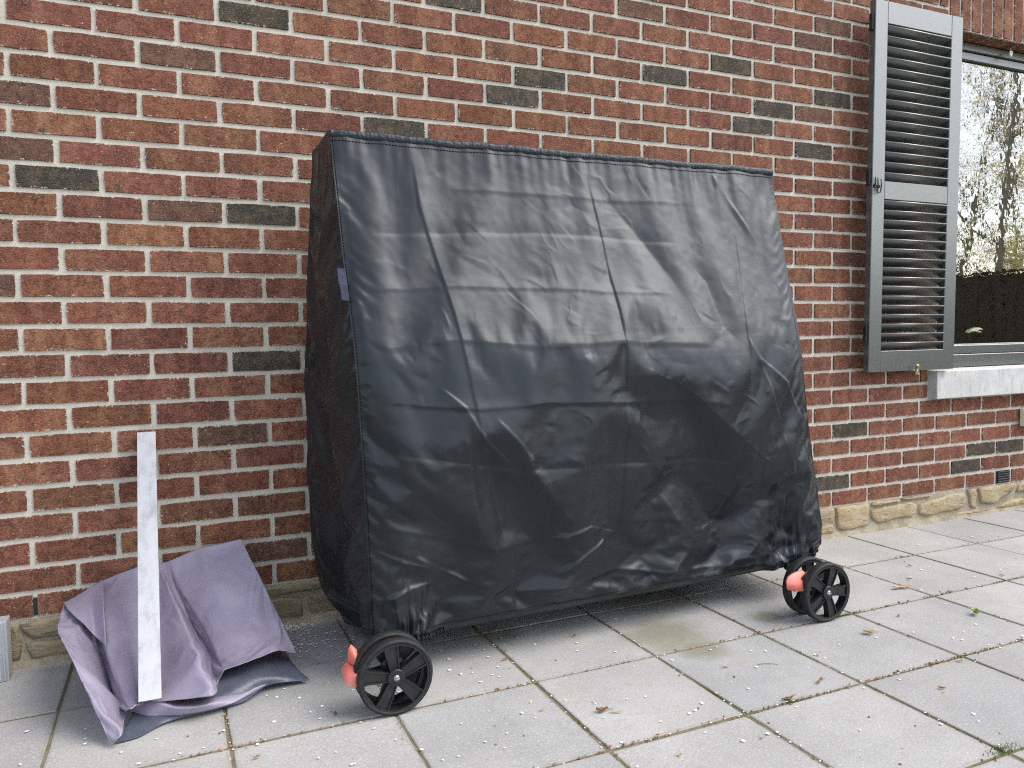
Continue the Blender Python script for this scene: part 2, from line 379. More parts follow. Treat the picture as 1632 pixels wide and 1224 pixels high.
# ================================================================== BRICK WALL
BH, BL, RX, ZA = .080473, .232644, -.030336, 1.94892
WIN_X0, WIN_X1, WIN_Z0, WIN_Z1 = 3.80, 5.35, .765, 2.463
wall = thing('brick_wall', 'red and dark brown facing brick wall with pale mortar joints behind the black cover', 'wall')
# mortar body: one solid with the window opening
def wall_body():
    g = Geo()
    X0, X1, Z0, Z1, Y1 = -4.6, 7.4, .0, 3.4, .34
    xs = [X0, WIN_X0, WIN_X1, X1]; zs = [Z0, WIN_Z0, WIN_Z1, Z1]
    for i in range(3):
        for j in range(3):
            if i == 1 and j == 1: continue
            g.add([(xs[i], 0, zs[j]), (xs[i+1], 0, zs[j]), (xs[i+1], 0, zs[j+1]), (xs[i], 0, zs[j+1])], [(0, 1, 2, 3)])
    a, b, c, d = WIN_X0, WIN_X1, WIN_Z0, WIN_Z1
    for p, q in (((a, c), (a, d)), ((a, d), (b, d)), ((b, d), (b, c)), ((b, c), (a, c))):
        g.add([(p[0], 0, p[1]), (q[0], 0, q[1]), (q[0], Y1, q[1]), (p[0], Y1, p[1])], [(0, 1, 2, 3)])
    return g.mesh('mortar')
obj('mortar', wall_body(), M['mortar'], wall)
def brick_geo(l, h, seed, ruf=1., top=False):
    """front of one brick, centred, face toward -Y"""
    r = random.Random(seed); hx, hz = l/2, h/2; out = []
    for k in range(6): out.append((-hx+2*hx*k/6, -hz))
    for k in range(2): out.append((hx, -hz+2*hz*k/2))
    for k in range(6): out.append((hx-2*hx*k/6, hz))
    for k in range(2): out.append((-hx, hz-2*hz*k/2))
    n = len(out); vs = []; uv = []
    cornr = {0, 6, 8, 14}
    dep = -.0052-r.random()*.0016; tl = r.uniform(-.0007, .0007); tz = r.uniform(-.0006, .0006)
    o = []
    for i, (x, z) in enumerate(out):
        s = 1-.0025/hx*(1.1 if i in cornr else 0)*r.random(); j = .0011*ruf
        o.append((x*s+r.uniform(-j, j), z*(1-.0016/hz*(r.random() if i in cornr else .35*r.random()))+r.uniform(-j, j)))
    for (x, z) in o: vs.append((x, .004, z)); uv.append((x/hx, z/hz))
    for (x, z) in o:
        xx = x-math.copysign(.0016, x)*(abs(x) > hx*.93); zz = z-math.copysign(.0016, z)*(abs(z) > hz*.8)
        vs.append((xx, dep+tl*x/hx+tz*z/hz, zz)); uv.append((xx/hx, zz/hz))
    fs = [(i, (i+1) % n, n+(i+1) % n, n+i) for i in range(n)]+[tuple(range(n, 2*n))]
    return vs, fs, uv
def brick_mesh(vs, fs, uv, tint=None, seed=None):
    me = mk('brick', vs, fs); u = me.uv_layers.new(name='UVMap')
    for lp in me.loops: u.data[lp.index].uv = uv[lp.vertex_index]
    n = len(vs)
    # fill each attribute before the next one is added: adding one moves the others in memory
    me.attributes.new('tint', 'FLOAT_COLOR', 'POINT')
    me.attributes['tint'].data.foreach_set('color', (np.ones(n*4) if tint is None else np.array(tint, float).ravel()).astype(np.float32))
    me.attributes.new('seed', 'FLOAT', 'POINT')
    me.attributes['seed'].data.foreach_set('value', (np.zeros(n) if seed is None else np.array(seed, float)).astype(np.float32))
    me.materials.append(M['brick']); return me
def jx(i, k):
    x = (k+(i % 2)*.5)*BL
    t = min(1, max(0, (x-1.0)/1.6)); return x+RX*t
DARK = {(-1, 1), (6, -1), (7, 1), (13, 1), (1, 5), (0, 6), (-1, 8), (0, 11), (1, 10), (18, 13), (21, 12), (20, 17), (20, 18), (21, 16), (2, 12), (-3, 4), (3, 3), (-2, 10), (-1, 12), (-6, 10)}
HALF = {(7, 0), (3, -2), (5, -2), (16, 1), (0, 12), (-4, 8), (-5, 12), (21, 1), (-4, 12), (1, 0), (10, -2)}
def proj(p):
    d = Vector(p)-CAM; z = d.dot(fwd)
    if z <= .1: return None
    return (W/2+F_PX*d.dot(cr_)/z, H_/2-F_PX*d.dot(cu_)/z)
def inpoly(pt, poly):
    x, y = pt; c = False
    for (x1, y1), (x2, y2) in zip(poly, poly[1:]+poly[:1]):
        if (y1 > y) != (y2 > y) and x < (x2-x1)*(y-y1)/(y2-y1)+x1: c = not c
    return c
COVP = [proj(p) for p in ((.60, -.3, 1.53), (2.24, -.41, 1.55), (2.34, -.56, .2), (.66, -.62, .15), (.585, -.15, .1))]
SHUP = [proj(p) for p in ((3.14, -.09, 2.46), (3.70, -.09, 2.46), (3.70, -.06, .78), (3.14, -.06, .78))]
def tint_for(i, k, r):
    v = r.gauss(1, .09); w = r.random()
    if (i, k) in DARK: return (v, v, v*r.uniform(.93, 1.03), 0.)
    if (i, k) in HALF: return (v, v, v, .45)
    inside = -6 <= i <= 22 and -2 <= k <= 18
    if not inside and r.random() < .07: return (v, v, v, 0.)
    if w < .12: return (v*1.0, v*1.10, v*1.05, 1.)      # browner, more orange
    if w < .26: return (v*.90, v*.86, v*.98, 1.)        # plum
    if w < .36: return (v*1.12, v*1.1, v*1.1, .93)
    return (v, v*r.uniform(.94, 1.06), v*r.uniform(.92, 1.06), 1.)
bricks = []
for i in range(-17, 23):
    z = ZA-i*BH
    for k in range(-18, 32):
        xa, xb = jx(i, k), jx(i, k+1)
        jw = .0130
        a, b = xa+jw/2, xb-jw/2
        segs = [(a, b)]
        def cut(lo, hi):
            global segs
            ns = []
            for (p, q) in segs:
                if q <= lo or p >= hi: ns.append((p, q))
                else:
                    if p < lo-.03: ns.append((p, lo-jw*.6))
                    if q > hi+.03: ns.append((hi+jw*.6, q))
            segs = ns
        if WIN_Z0-.03 < z < WIN_Z1: cut(WIN_X0, WIN_X1)
        if WIN_Z1 < z < WIN_Z1+.233: cut(WIN_X0-.037, WIN_X1+.04)      # soldier course
        if .62 < z < .782: cut(3.64, WIN_X1+.1)                         # sill
        if i == 22 and k == 18: segs = [(p, q) for p, q in segs if False]   # vent
        for (p, q) in segs:
            if q-p < .03: continue
            bricks.append((i, k, (p+q)/2, z, q-p))
VSEED = {}
def size_of(bk):
    i, k, x, z, l = bk
    pp = [proj((x+sx*l/2, 0, z+sz*BH/2)) for sx, sz in ((-1, -1), (1, -1), (1, 1), (-1, 1))]
    if any(p is None for p in pp): return 0
    xs = [min(max(p[0], 0), W) for p in pp]; ys = [min(max(p[1], 0), H_) for p in pp]
    ar = abs(sum(xs[a]*ys[(a+1) % 4]-xs[(a+1) % 4]*ys[a] for a in range(4)))/2
    if ar < 60: return 0
    smp = [proj((x+f*l/2, 0, z)) for f in (-.8, 0, .8)]
    vis = sum(1 for s in smp if not inpoly(s, COVP) and not inpoly(s, SHUP))
    return ar*vis/3
sizes = sorted(((size_of(b), n) for n, b in enumerate(bricks)), reverse=True)
single = {n for s, n in sizes[:290] if s > 0}
STD = BL-.0130
LV = {}
g_v, g_f, g_uv, g_t, g_s = [], [], [], [], []
for n_, (i, k, x, z, l) in enumerate(bricks):
    r = random.Random(i*977+k*131+7)
    t = tint_for(i, k, r)
    dz, dx = r.uniform(-.0016, .0016), r.uniform(-.0018, .0018)
    h = BH-.0132+r.uniform(-.0015, .0015)
    if n_ in single:
        key = (round(l, 3), r.randrange(5) if abs(l-STD) < .006 else 0)
        if key not in LV:
            vs, fs, uv = brick_geo(key[0], BH-.0132, int(key[0]*1000)*7+key[1]); LV[key] = brick_mesh(vs, fs, uv)
        o = obj('brick', LV[key], None, wall, (x+dx, 0, z+dz), (0, 0, 0))
        o.rotation_euler = (0, r.uniform(-.004, .004), 0); o.color = t
    else:
        vs, fs, uv = brick_geo(l, h, n_)
        b0 = len(g_v)
        g_v += [(x+dx+v[0], v[1], z+dz+v[2]) for v in vs]; g_f += [tuple(q+b0 for q in f) for f in fs]; g_uv += uv
        g_t += [t]*len(vs); g_s += [r.random()]*len(vs)
obj('brick_field', brick_mesh(g_v, g_f, g_uv, g_t, g_s), None, wall, kind='stuff')
# open weep joints in the bottom course
for x in (jx(22, -1), jx(22, 13)+.117):
    box('weep_hole', x-.0052, x+.0052, -.0035, .0, ZA-22*BH-.030, ZA-22*BH+.024, M['black'], wall, 0)

# soldier course over the window
lint = thing('brick_lintel', 'row of upright soldier bricks above the window', 'lintel', (0, 0, 0))
n_s = int((WIN_X1+.04-(WIN_X0-.037))/BH)
for q in range(n_s):
    r = random.Random(400+q); x = WIN_X0-.037+BH*(q+.5)
    vs, fs, uv = brick_geo(.2215, BH-.0125, 700+q)
    rot = [(-v[2], v[1], v[0]) for v in vs]
    # underside of each brick turns in as the soffit
    o = obj('brick', brick_mesh(rot, fs, uv), None, lint, (x, 0, WIN_Z1+.113)); o.color = tint_for(90, 90, r)
    vs2 = [(-BH/2+.006, .004, 0), (BH/2-.006, .004, 0), (BH/2-.006, .10, 0), (-BH/2+.006, .10, 0), (-BH/2+.006, .004, .02), (BH/2-.006, .004, .02), (BH/2-.006, .10, .02), (-BH/2+.006, .10, .02)]
    o2 = obj('brick_soffit', brick_mesh(vs2, [(3, 2, 1, 0), (0, 1, 5, 4), (2, 3, 7, 6), (1, 2, 6, 5), (3, 0, 4, 7)], [(-1, -1), (1, -1), (1, 1), (-1, 1)]*2), None, lint, (x, 0, WIN_Z1-.004)); o2.color = o.color

# ================================================================== STONE PLINTH
pl = thing('stone_plinth', 'low rubble plinth of ochre sandstone under the brick wall', 'plinth')
pg = Geo(); nx = 170
prof = [(-.001, .139), (-.004, .134), (-.006, .05), (-.010, .022), (-.022, .008), (-.034, -.004)]
rr = random.Random(3)
for a in range(nx):
    x = -2.4+a*(7.8/(nx-1))
    for (y, z) in prof: pg.v.append((x, y-rr.uniform(0, .004)*(z < .13), z+rr.uniform(-.003, .003)*(.0 < z < .13)))
m_ = len(prof)
for a in range(nx-1):
    for b in range(m_-1): pg.f.append((a*m_+b, a*m_+b+1, (a+1)*m_+b+1, (a+1)*m_+b))
obj('mortar_bed', pg.mesh('mortar_bed', True), M['plinth'], pl)
ST = [[[2.9018, 0.138], [2.991, 0.136], [2.9961, 0.0689], [2.9097, 0.0751]], [[2.905, .066], [2.99, .062], [2.992, .02], [2.912, .024]], [[3.0103, 0.136], [3.1036, 0.138], [3.2161, 0.136], [3.2231, 0.0357], [3.1242, 0.0228], [3.0206, 0.0348]], [[3.245, 0.101], [3.3068, 0.1096], [3.5188, 0.1128], [3.5462, 0.1023], [3.55, 0.0568], [3.5197, 0.0407], [3.2764, 0.0372], [3.2453, 0.0671]], [[3.5736, 0.0971], [3.6956, 0.1121], [3.8438, 0.1276], [3.9082, 0.1149], [3.9175, 0.0575], [3.8569, 0.0438], [3.6297, 0.0325], [3.5721, 0.0466]],
 [[3.2447, 0.134], [3.3064, 0.137], [3.4113, 0.135], [3.4432, 0.134], [3.3693, 0.122], [3.2963, 0.1205], [3.2448, 0.1268]], [[3.4484, 0.136], [3.5401, 0.138], [3.6504, 0.1363], [3.6562, 0.1259], [3.5842, 0.1233], [3.4647, 0.1265]], [[3.9313, 0.136], [3.9846, 0.137], [4.0028, 0.126], [3.9963, 0.0331], [3.9569, 0.0356]], [[4.0147, 0.133], [4.0931, 0.138], [4.3046, 0.1363], [4.2929, 0.0981], [4.1319, 0.0435], [4.0282, 0.0583]], [[4.1449, 0.0133], [4.2436, 0.0487], [4.40, 0.0512], [4.40, 0.01]], [[4.3159, 0.0917], [4.343, 0.1311], [4.3839, 0.137], [4.45, 0.12], [4.45, .075]], [[3.8225, 0.0194], [3.8572, 0.0256], [4.0957, 0.0205], [4.0839, 0.0058], [3.846, 0.0058]],
 [[-.275, .128], [-.2, .136], [-.05, .138], [.12, .137], [.30, .138], [.29, .088], [.1, .08], [-.1, .082], [-.24, .078], [-.262, .10]], [[-.262, .068], [-.1, .072], [.1, .070], [.1, .018], [-.1, .014], [-.25, .018]], [[-.31, .135], [-.285, .13], [-.272, .07], [-.275, .02], [-.32, .02]], [[.12, .068], [.32, .075], [.33, .02], [.12, .016]], [[.33, .136], [.55, .137], [.63, .132], [.63, .108], [.45, .102], [.335, .106]], [[.405, .094], [.50, .096], [.55, .088], [.555, .022], [.42, .02]], [[.57, .09], [.7, .092], [.72, .02], [.575, .02]]]
def stone_mesh(poly, seed):
    r = random.Random(seed); cx = sum(p[0] for p in poly)/len(poly); cz = sum(p[1] for p in poly)/len(poly)
    pts = []
    for a, b in zip(poly, poly[1:]+poly[:1]):
        L = math.dist(a, b); k = max(1, int(L/.028))
        for q in range(k): pts.append((a[0]+(b[0]-a[0])*q/k-cx+r.uniform(-.003, .003), a[1]+(b[1]-a[1])*q/k-cz+r.uniform(-.003, .003)))
    n = len(pts); vs = []; fs = []
    P_ = r.uniform(.007, .016)
    for sc, ins, y in ((1, 0, .006), (1, .001, -.006-P_*.55), (1, .006, -.006-P_*.95), (1, .016, -.006-P_)):
        for (x, z) in pts:
            d = math.hypot(x, z); f = max(.3, 1-ins/max(d, .004))
            zz = z-math.copysign(min(ins, abs(z)*.7), z); xx = x-math.copysign(min(ins, abs(x)*.3), x)
            vs.append((xx, y+r.uniform(-.0022, .0022)*(ins > 0), zz))
    for b in range(3):
        for i in range(n): fs.append((b*n+i, b*n+(i+1) % n, (b+1)*n+(i+1) % n, (b+1)*n+i))
    vs.append((0, -.006-P_-.001, 0))
    for i in range(n): fs.append((3*n+i, 3*n+(i+1) % n, 4*n))
    me = mk('stone', vs, fs, True)
    bm = bmesh.new(); bm.from_mesh(me); bmesh.ops.recalc_face_normals(bm, faces=bm.faces); bm.to_mesh(me); bm.free()
    return me, (cx, 0, cz)
def rand_stones(x, x1, r):
    while x < x1:
        w = r.uniform(.12, .3)
        if r.random() < .5: ST.append([[x, .136], [x+w, .137], [x+w-.005, .02], [x+.004, .018]])
        else:
            zz = r.uniform(.055, .085); ST.append([[x, .136], [x+w, .137], [x+w, zz+.006], [x, zz+.006]]); ST.append([[x, zz-.006], [x+w, zz-.006], [x+w-.004, .018], [x+.004, .02]])
        x += w+.018
rand_stones(-2.3, -.62, random.Random(8)); rand_stones(.74, 2.85, random.Random(9)); rand_stones(4.47, 5.2, random.Random(10))
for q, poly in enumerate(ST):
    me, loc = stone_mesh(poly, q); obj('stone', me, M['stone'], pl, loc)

# ================================================================== WINDOW
win = thing('window', 'large window with dark grey frame reflecting a bare tree and bright sky', 'window', (0, 0, 0))
FY = .085
fx0, fx1 = WIN_X0+.004, WIN_X1-.004
box('frame_rail', fx0, fx1, FY, FY+.07, WIN_Z0+.006, .837, M['paint'], win, .003)
box('frame_rail', fx0, fx1, FY, FY+.07, 2.415, WIN_Z1-.008, M['paint'], win, .003)
for (a, b) in ((fx0, fx0+.05), (fx1-.05, fx1)): box('frame_post', a, b, FY+.002, FY+.068, .838, 2.414, M['paint'], win, .003)
a, b = fx0+.051, fx1-.051
box('sash_rail', a, b, FY+.012, FY+.055, .8395, .886, M['paint'], win, .004); box('sash_rail', a, b, FY+.012, FY+.055, 2.372, 2.413, M['paint'], win, .004)
for (p, q) in ((a, a+.045), (b-.045, b)): box('sash_stile', p, q, FY+.013, FY+.054, .887, 2.371, M['paint'], win, .004)
box('glazing_bead', a+.045, b-.045, FY+.018, FY+.028, .8865, .892, M['sill'], win, .001)
pane = obj('pane', bm_me('pane', box_bm(a+.045, b-.045, FY+.030, FY+.034, .892, 2.371)), M['glass'], win)
clip = thing('window_clip', 'small white shield-shaped clip under the brick lintel', 'clip', (4.315, .05, 2.425))
obj('clip_plate', mk('clip_plate', [(-.011, y, .014) for y in (0, .004)]+[(.011, y, .014) for y in (0, .004)]+[(.011, y, -.004) for y in (0, .004)]+[(0, y, -.017) for y in (0, .004)]+[(-.011, y, -.004) for y in (0, .004)],
    [(0, 8, 6, 4, 2), (1, 3, 5, 7, 9), (0, 2, 3, 1), (2, 4, 5, 3), (4, 6, 7, 5), (6, 8, 9, 7), (8, 0, 1, 9)]), M['white'], clip)
vs, fs = tube_geo([(0, .002, .013), (0, .004, .035)], .002, 6); obj('clip_hook', mk('clip_hook', vs, fs, True), M['white'], clip)
# dark room behind the glass
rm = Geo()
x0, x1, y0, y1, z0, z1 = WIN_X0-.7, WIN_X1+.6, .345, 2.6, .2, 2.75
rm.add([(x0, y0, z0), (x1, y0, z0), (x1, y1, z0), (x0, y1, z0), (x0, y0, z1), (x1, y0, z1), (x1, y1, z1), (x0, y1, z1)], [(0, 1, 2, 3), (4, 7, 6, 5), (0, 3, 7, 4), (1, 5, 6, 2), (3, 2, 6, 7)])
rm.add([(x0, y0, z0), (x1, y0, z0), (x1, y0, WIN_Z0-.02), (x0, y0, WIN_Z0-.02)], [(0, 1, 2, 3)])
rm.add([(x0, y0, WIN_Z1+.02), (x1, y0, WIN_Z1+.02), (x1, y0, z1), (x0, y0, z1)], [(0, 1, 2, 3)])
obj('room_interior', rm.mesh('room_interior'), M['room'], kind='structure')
box('inner_window_sill', WIN_X0+.002, WIN_X1-.002, FY+.071, .42, .80, .835, M['wood'], None, .004, kind='structure')
def leaf_mesh(L, Wd, bend, droop, n=10, m=4):
    g = Geo()
    for i in range(n+1):
        t = i/n; w = Wd*math.sin(math.pi*min(1, t*.96+.02))**.8*(1-.25*t)
        ang = bend*t; x = L*math.sin(ang)/max(bend, 1e-3); z = L*(1-math.cos(ang))/max(bend, 1e-3)*-1
        for j in range(-m, m+1):
            s = j/m; g.v.append((x, s*w, z-droop*abs(s)*w+.003*math.sin(t*20+s*3)))
    k = 2*m+1
    for i in range(n):
        for j in range(k-1): g.f.append((i*k+j, i*k+j+1, (i+1)*k+j+1, (i+1)*k+j))
    return g.mesh('leaf', True)
def houseplant(label, x, y, leaves, pot_c):
    t = thing('potted_plant', label, 'plant', (x, y, .836), group='plants behind the window')
    ang = [2*math.pi*k/20 for k in range(20)]; g = Geo()
    rings = [(.042, 0), (.055, .07), (.058, .072), (.058, .082), (.05, .082), (.048, .06)]
    for (r_, z) in rings: g.v += [(r_*math.cos(q), r_*math.sin(q), z) for q in ang]
    for b in range(len(rings)-1):
        for k in range(20): g.f.append((b*20+k, b*20+(k+1) % 20, (b+1)*20+(k+1) % 20, (b+1)*20+k))
    g.f.append(tuple(range(19, -1, -1))); g.f.append(tuple(range(100, 120)))
    obj('pot', g.mesh('pot', True), pot_c, t)
    for (L, w, bend, yaw, lift, rise) in leaves:
        lm = leaf_mesh(L, w, bend, .25)
        vs, fs = tube_geo([(0, 0, .06), (.01*math.cos(yaw), .01*math.sin(yaw), .06+rise*.5), (.03*math.cos(yaw), .03*math.sin(yaw), .06+rise)], [.004, .0035, .003], 6)
        st = obj('leaf', lm, M['houseleaf'], t, (.028*math.cos(yaw), .028*math.sin(yaw), .058+rise), (1.05*math.cos(yaw), -lift, yaw))
        obj('stem', mk('stem', vs, fs, True), M['houseleaf'], t)
houseplant('broad drooping green leaf plant behind the window glass', 4.235, .205, [(.30, .085, 1.9, -.15, .75, .05), (.16, .05, 1.4, 2.6, .6, .04), (.14, .03, 1.5, 1.6, 1.1, .05), (.12, .028, 1.3, -2., .9, .03)], M['white'])
houseplant('rounded green plant at the left end behind the window glass', 4.09, .20, [(.15, .06, 1.5, .2, .8, .05), (.15, .055, 1.3, 2.5, .7, .05), (.12, .05, 1.2, -1.2, .8, .05)], M['cream'])

# ================================================================== SILL
sl = thing('window_sill', 'pale grey cast concrete sill block below the window', 'sill')
sb = box_bm(3.641, WIN_X1+.09, -.052, .083, .624, .768, .004, 2)
for v in sb.verts:
    if v.co.z > .75: v.co.z -= .006*max(0, (.03-v.co.y))/.08
obj('sill_block', bm_me('sill_block', sb), M['sill'], sl)

# ================================================================== SHUTTER
SW, SH_, ST_ = .578, 1.686, .034
sh = thing('window_shutter', 'grey green louvred wooden shutter folded back against the brick wall', 'shutter', (3.137, -.050, .775), (R(1.0), 0, 0))
stw = .078
def sbox(name, x0, x1, z0, z1, y0=-ST_, y1=0., bev=.0025, parent=sh): return box(name, x0, x1, y0, y1, z0, z1, M['paint'], parent, bev)
sbox('stile', 0, stw, 0, SH_); sbox('stile', SW-stw, SW, 0, SH_)
rails = [(0, .098), (.800, .882), (SH_-.098, SH_)]
for (a, b) in rails: sbox('rail', stw+.0006, SW-stw-.0006, a, b, -ST_+.0005, -.0005, .0018)
def slat_mesh():
    # outer edge high, tilted up toward the viewer: the shaded underside faces out
    L = SW-2*stw; d, th = .046, .0085; a = R(40)
    pr = []
    for k in range(7):
        q = math.pi/2-math.pi*k/6; pr.append((-d/2-th/2*math.cos(q), th/2*math.sin(q)))
    for k in range(5):
        q = -math.pi/2+math.pi*k/4; pr.append((d/2+th/2*math.cos(q), th/2*math.sin(q)))
    g = Geo(); n = len(pr)
    for x in (0, L):
        for (u, v) in pr:
            y = u*math.cos(a)+v*math.sin(a); z = -u*math.sin(a)+v*math.cos(a); g.v.append((x, y, z))
    g.f = [(i, (i+1) % n, n+(i+1) % n, n+i) for i in range(n)]+[tuple(range(n))[::-1], tuple(range(n, 2*n))]
    me = g.mesh('slat', True); me.materials.append(M['paint'])
    bm = bmesh.new(); bm.from_mesh(me); bmesh.ops.recalc_face_normals(bm, faces=bm.faces); bm.to_mesh(me); bm.free(); return me
SLAT = slat_mesh()
def notch_mesh():
    vs, fs = tube_geo([(0, -.001, 0), (0, .004, 0)], [.006, .006], 8); return mk('slat_notch', vs, fs)
for (z0, z1, cnt) in ((.098, .800, 16), (.882, SH_-.098, 15)):
    p = (z1-z0)/cnt
    for k in range(cnt):
        o = obj('slat', SLAT, None, sh, (stw, -ST_/2+.003, z0+p*(k+.5)-.001))
# hook on the left stile, latch turn-button at the bottom
hk = obj('latch_plate', bm_me('latch_plate', box_bm(.004, .046, -ST_-.005, -ST_-.0005, .848, .862, .001)), M['black'], sh)
for (x, z0, z1) in ((.008, .855, .895), (.022, .83, .892), (.043, .825, .888)):
    vs, fs = tube_geo([(x, -ST_-.006, z0), (x+.001, -ST_-.012, (z0+z1)/2), (x+.002, -ST_-.008, z1)], .0028, 6); obj('hook', mk('hook', vs, fs, True), M['black'], sh)
vs, fs = tube_geo([(.008, -ST_-.007, .855), (.012, -ST_-.012, .832), (.022, -ST_-.013, .824), (.036, -ST_-.012, .824), (.043, -ST_-.008, .832)], .0018, 6); obj('hook', mk('hook', vs, fs, True), M['black'], sh)
for zz in (.14, .86, 1.55):
    box('hinge', -.012, .0, -.026, -.006, zz, zz+.075, M['black'], sh, .003)
dog = thing('shutter_stay', 'small aged brass figure stay holding the bottom edge of the shutter', 'shutter stay', (3.424, -.105, .776))
bmd = Geo()
vs, fs = tube_geo([(0, .10, -.006), (0, .02, -.004), (0, .0, .0)], .006, 8); bmd.add(vs, fs)
vs, fs = tube_geo([(-.008, -.004, -.022), (-.004, -.005, -.012), (0, -.004, 0), (.003, -.005, .012), (.002, -.006, .022), (-.004, -.007, .028)], [.004, .009, .0075, .006, .009, .0045], 10); bmd.add(vs, fs)
vs, fs = tube_geo([(0, -.004, -.010), (.009, -.006, -.020), (.016, -.006, -.024)], [.006, .0055, .003], 8); bmd.add(vs, fs)
vs, fs = tube_geo([(-.010, -.006, .024), (.0, -.007, .024), (.010, -.006, .022)], [.003, .005, .003], 8); bmd.add(vs, fs)
obj('stay_figure', bmd.mesh('stay_figure', True), M['brass'], dog)
vs, fs = tube_geo([(0, .09, -.006), (0, .115, -.006)], .012, 10); obj('wall_plug', mk('wall_plug', vs, fs, True), M['black'], dog)

# outlet and vent at the right edge
ot = thing('outdoor_socket', 'cream plastic outdoor socket box on the brick wall at the right edge', 'socket', (4.385, 0, .49))
box('socket_box', -.045, .045, -.055, -.007, -.048, .048, M['cream'], ot, .006, 2); box('socket_lid', -.038, .038, -.066, -.0555, -.042, .030, M['cream'], ot, .004, 2)
vs, fs = tube_geo([(0, -.03, .047), (0, -.03, .075), (0, -.012, .09)], .008, 8); obj('cable_gland', mk('cable_gland', vs, fs, True), M['cream'], ot)
vz = ZA-22*BH
vt = thing('air_vent', 'black slotted air vent set in the bottom brick course', 'vent', (jx(22, 18)+.062, 0, vz))
box('vent_frame', -.055, .055, -.004, .0, -.034, .034, M['black'], vt, .001)
for k in range(5): box('vent_slat', -.048, .048, -.010, -.0045, -.030+k*.0128, -.022+k*.0128, M['plastic'], vt, .001)
r = random.Random(2)
vs, fs, uv = brick_geo(.098, BH-.0115, 4242); o = obj('brick', brick_mesh(vs, fs, uv), None, wall, (jx(22, 18)+.180, 0, vz)); o.color = (1, 1, 1, 1)

# ================================================================== COVER (numpy cloth)
CR = {'V1': [(0.859, 1.529), (0.866, 1.354), (0.895, 1.222), (0.926, 1.034), (0.953, 0.852), (0.984, 0.632), (1.021, 0.386)], 'V2': [(1.444, 1.536), (1.47, 1.281), (1.476, 1.073), (1.471, 0.912), (1.466, 0.635), (1.453, 0.293)], 'V3': [(2.028, 1.371), (2.013, 1.21), (1.977, 0.987), (1.958, 0.73), (1.898, 0.433), (1.813, 0.182)], 'V0': [(0.649, 1.493), (0.658, 1.178), (0.662, 0.931), (0.668, 0.726), (0.668, 0.518)], 'H1': [(0.936, 1.417), (1.229, 1.419), (1.48, 1.413), (1.86, 1.42)], 'H2': [(0.675, 1.266), (1.062, 1.282), (1.233, 1.289), (1.459, 1.285), (1.804, 1.271)], 'H3': [(0.641, 1.097), (0.9, 1.109), (1.27, 1.108), (1.541, 1.094), (1.739, 1.096)], 'H4': [(0.672, 0.93), (0.93, 0.952), (1.186, 0.928), (1.473, 0.936), (1.863, 0.924)], 'H5': [(0.684, 0.793), (0.978, 0.76), (1.202, 0.767), (1.489, 0.753), (1.705, 0.753), (1.963, 0.709)], 'H6': [(0.697, 0.654), (1.092, 0.577), (1.26, 0.573), (1.484, 0.564), (1.962, 0.536)], 'H7': [(0.657, 0.465), (1.011, 0.349), (1.261, 0.357), (1.452, 0.385), (1.889, 0.314)], 'D1': [(0.867, 0.855), (1.19, 0.947), (1.471, 0.908), (1.694, 0.795), (1.933, 0.603), (2.168, 0.425)], 'D2': [(1.458, 1.505), (1.507, 1.432), (1.607, 1.308), (1.706, 1.16), (1.769, 1.031)], 'D3': [(1.761, 1.248), (1.857, 1.141), (1.884, 0.988), (1.969, 0.901)], 'D4': [(1.966, 1.542), (2.038, 1.418), (2.122, 1.282)], 'R1': [(1.969, 0.965), (2.035, 0.813), (2.098, 0.614), (2.168, 0.434)], 'R2': [(1.982, 0.901), (2.132, 0.788), (2.228, 0.583)], 'L1': [(0.848, 0.838), (0.93, 0.763), (0.985, 0.668), (1.072, 0.584)], 'L2': [(1.017, 0.731), (1.084, 0.662), (1.144, 0.586)], 'L3': [(0.755, 0.789), (0.861, 0.677), (0.924, 0.527)], 'B1': [(0.928, 0.69), (0.943, 0.562), (0.967, 0.373)], 'B2': [(0.976, 0.687), (1.022, 0.518), (1.051, 0.344)], 'B3': [(1.103, 0.623), (1.196, 0.481), (1.272, 0.395)], 'B4': [(1.218, 0.244), (1.317, 0.3), (1.406, 0.339)], 'B5': [(1.197, 0.355), (1.327, 0.385), (1.453, 0.338)], 'C1': [(0.656, 0.385), (0.744, 0.347), (0.836, 0.312)], 'C2': [(0.772, 0.361), (0.855, 0.304), (0.941, 0.255)], 'C3': [(0.662, 0.242), (0.761, 0.272), (0.836, 0.27)], 'C4': [(0.942, 0.433), (0.971, 0.335), (0.96, 0.204)], 'E1': [(1.01, 0.197), (1.219, 0.204), (1.454, 0.221), (1.635, 0.181), (1.788, 0.175), (2.087, 0.156)], 'F1': [(0.933, 1.595), (0.985, 1.5), (1.007, 1.422)], 'F2': [(0.744, 1.424), (0.812, 1.352), (0.863, 1.287)], 'F3': [(1.222, 1.529), (1.245, 1.375), (1.291, 1.234)], 'G1': [(1.603, 0.585), (1.63, 0.438), (1.72, 0.302)], 'G2': [(1.508, 0.633), (1.579, 0.556), (1.641, 0.5), (1.714, 0.535)], 'G3': [(1.708, 0.845), (1.832, 0.736), (1.989, 0.664)], 'K1': [(2.104, 0.458), (2.096, 0.302), (2.116, 0.163)], 'K2': [(2.163, 0.408), (2.154, 0.272), (2.179, 0.166)]}
def smst(x, a, b):
    t = np.clip((x-a)/(b-a), 0, 1); return t*t*(3-2*t)
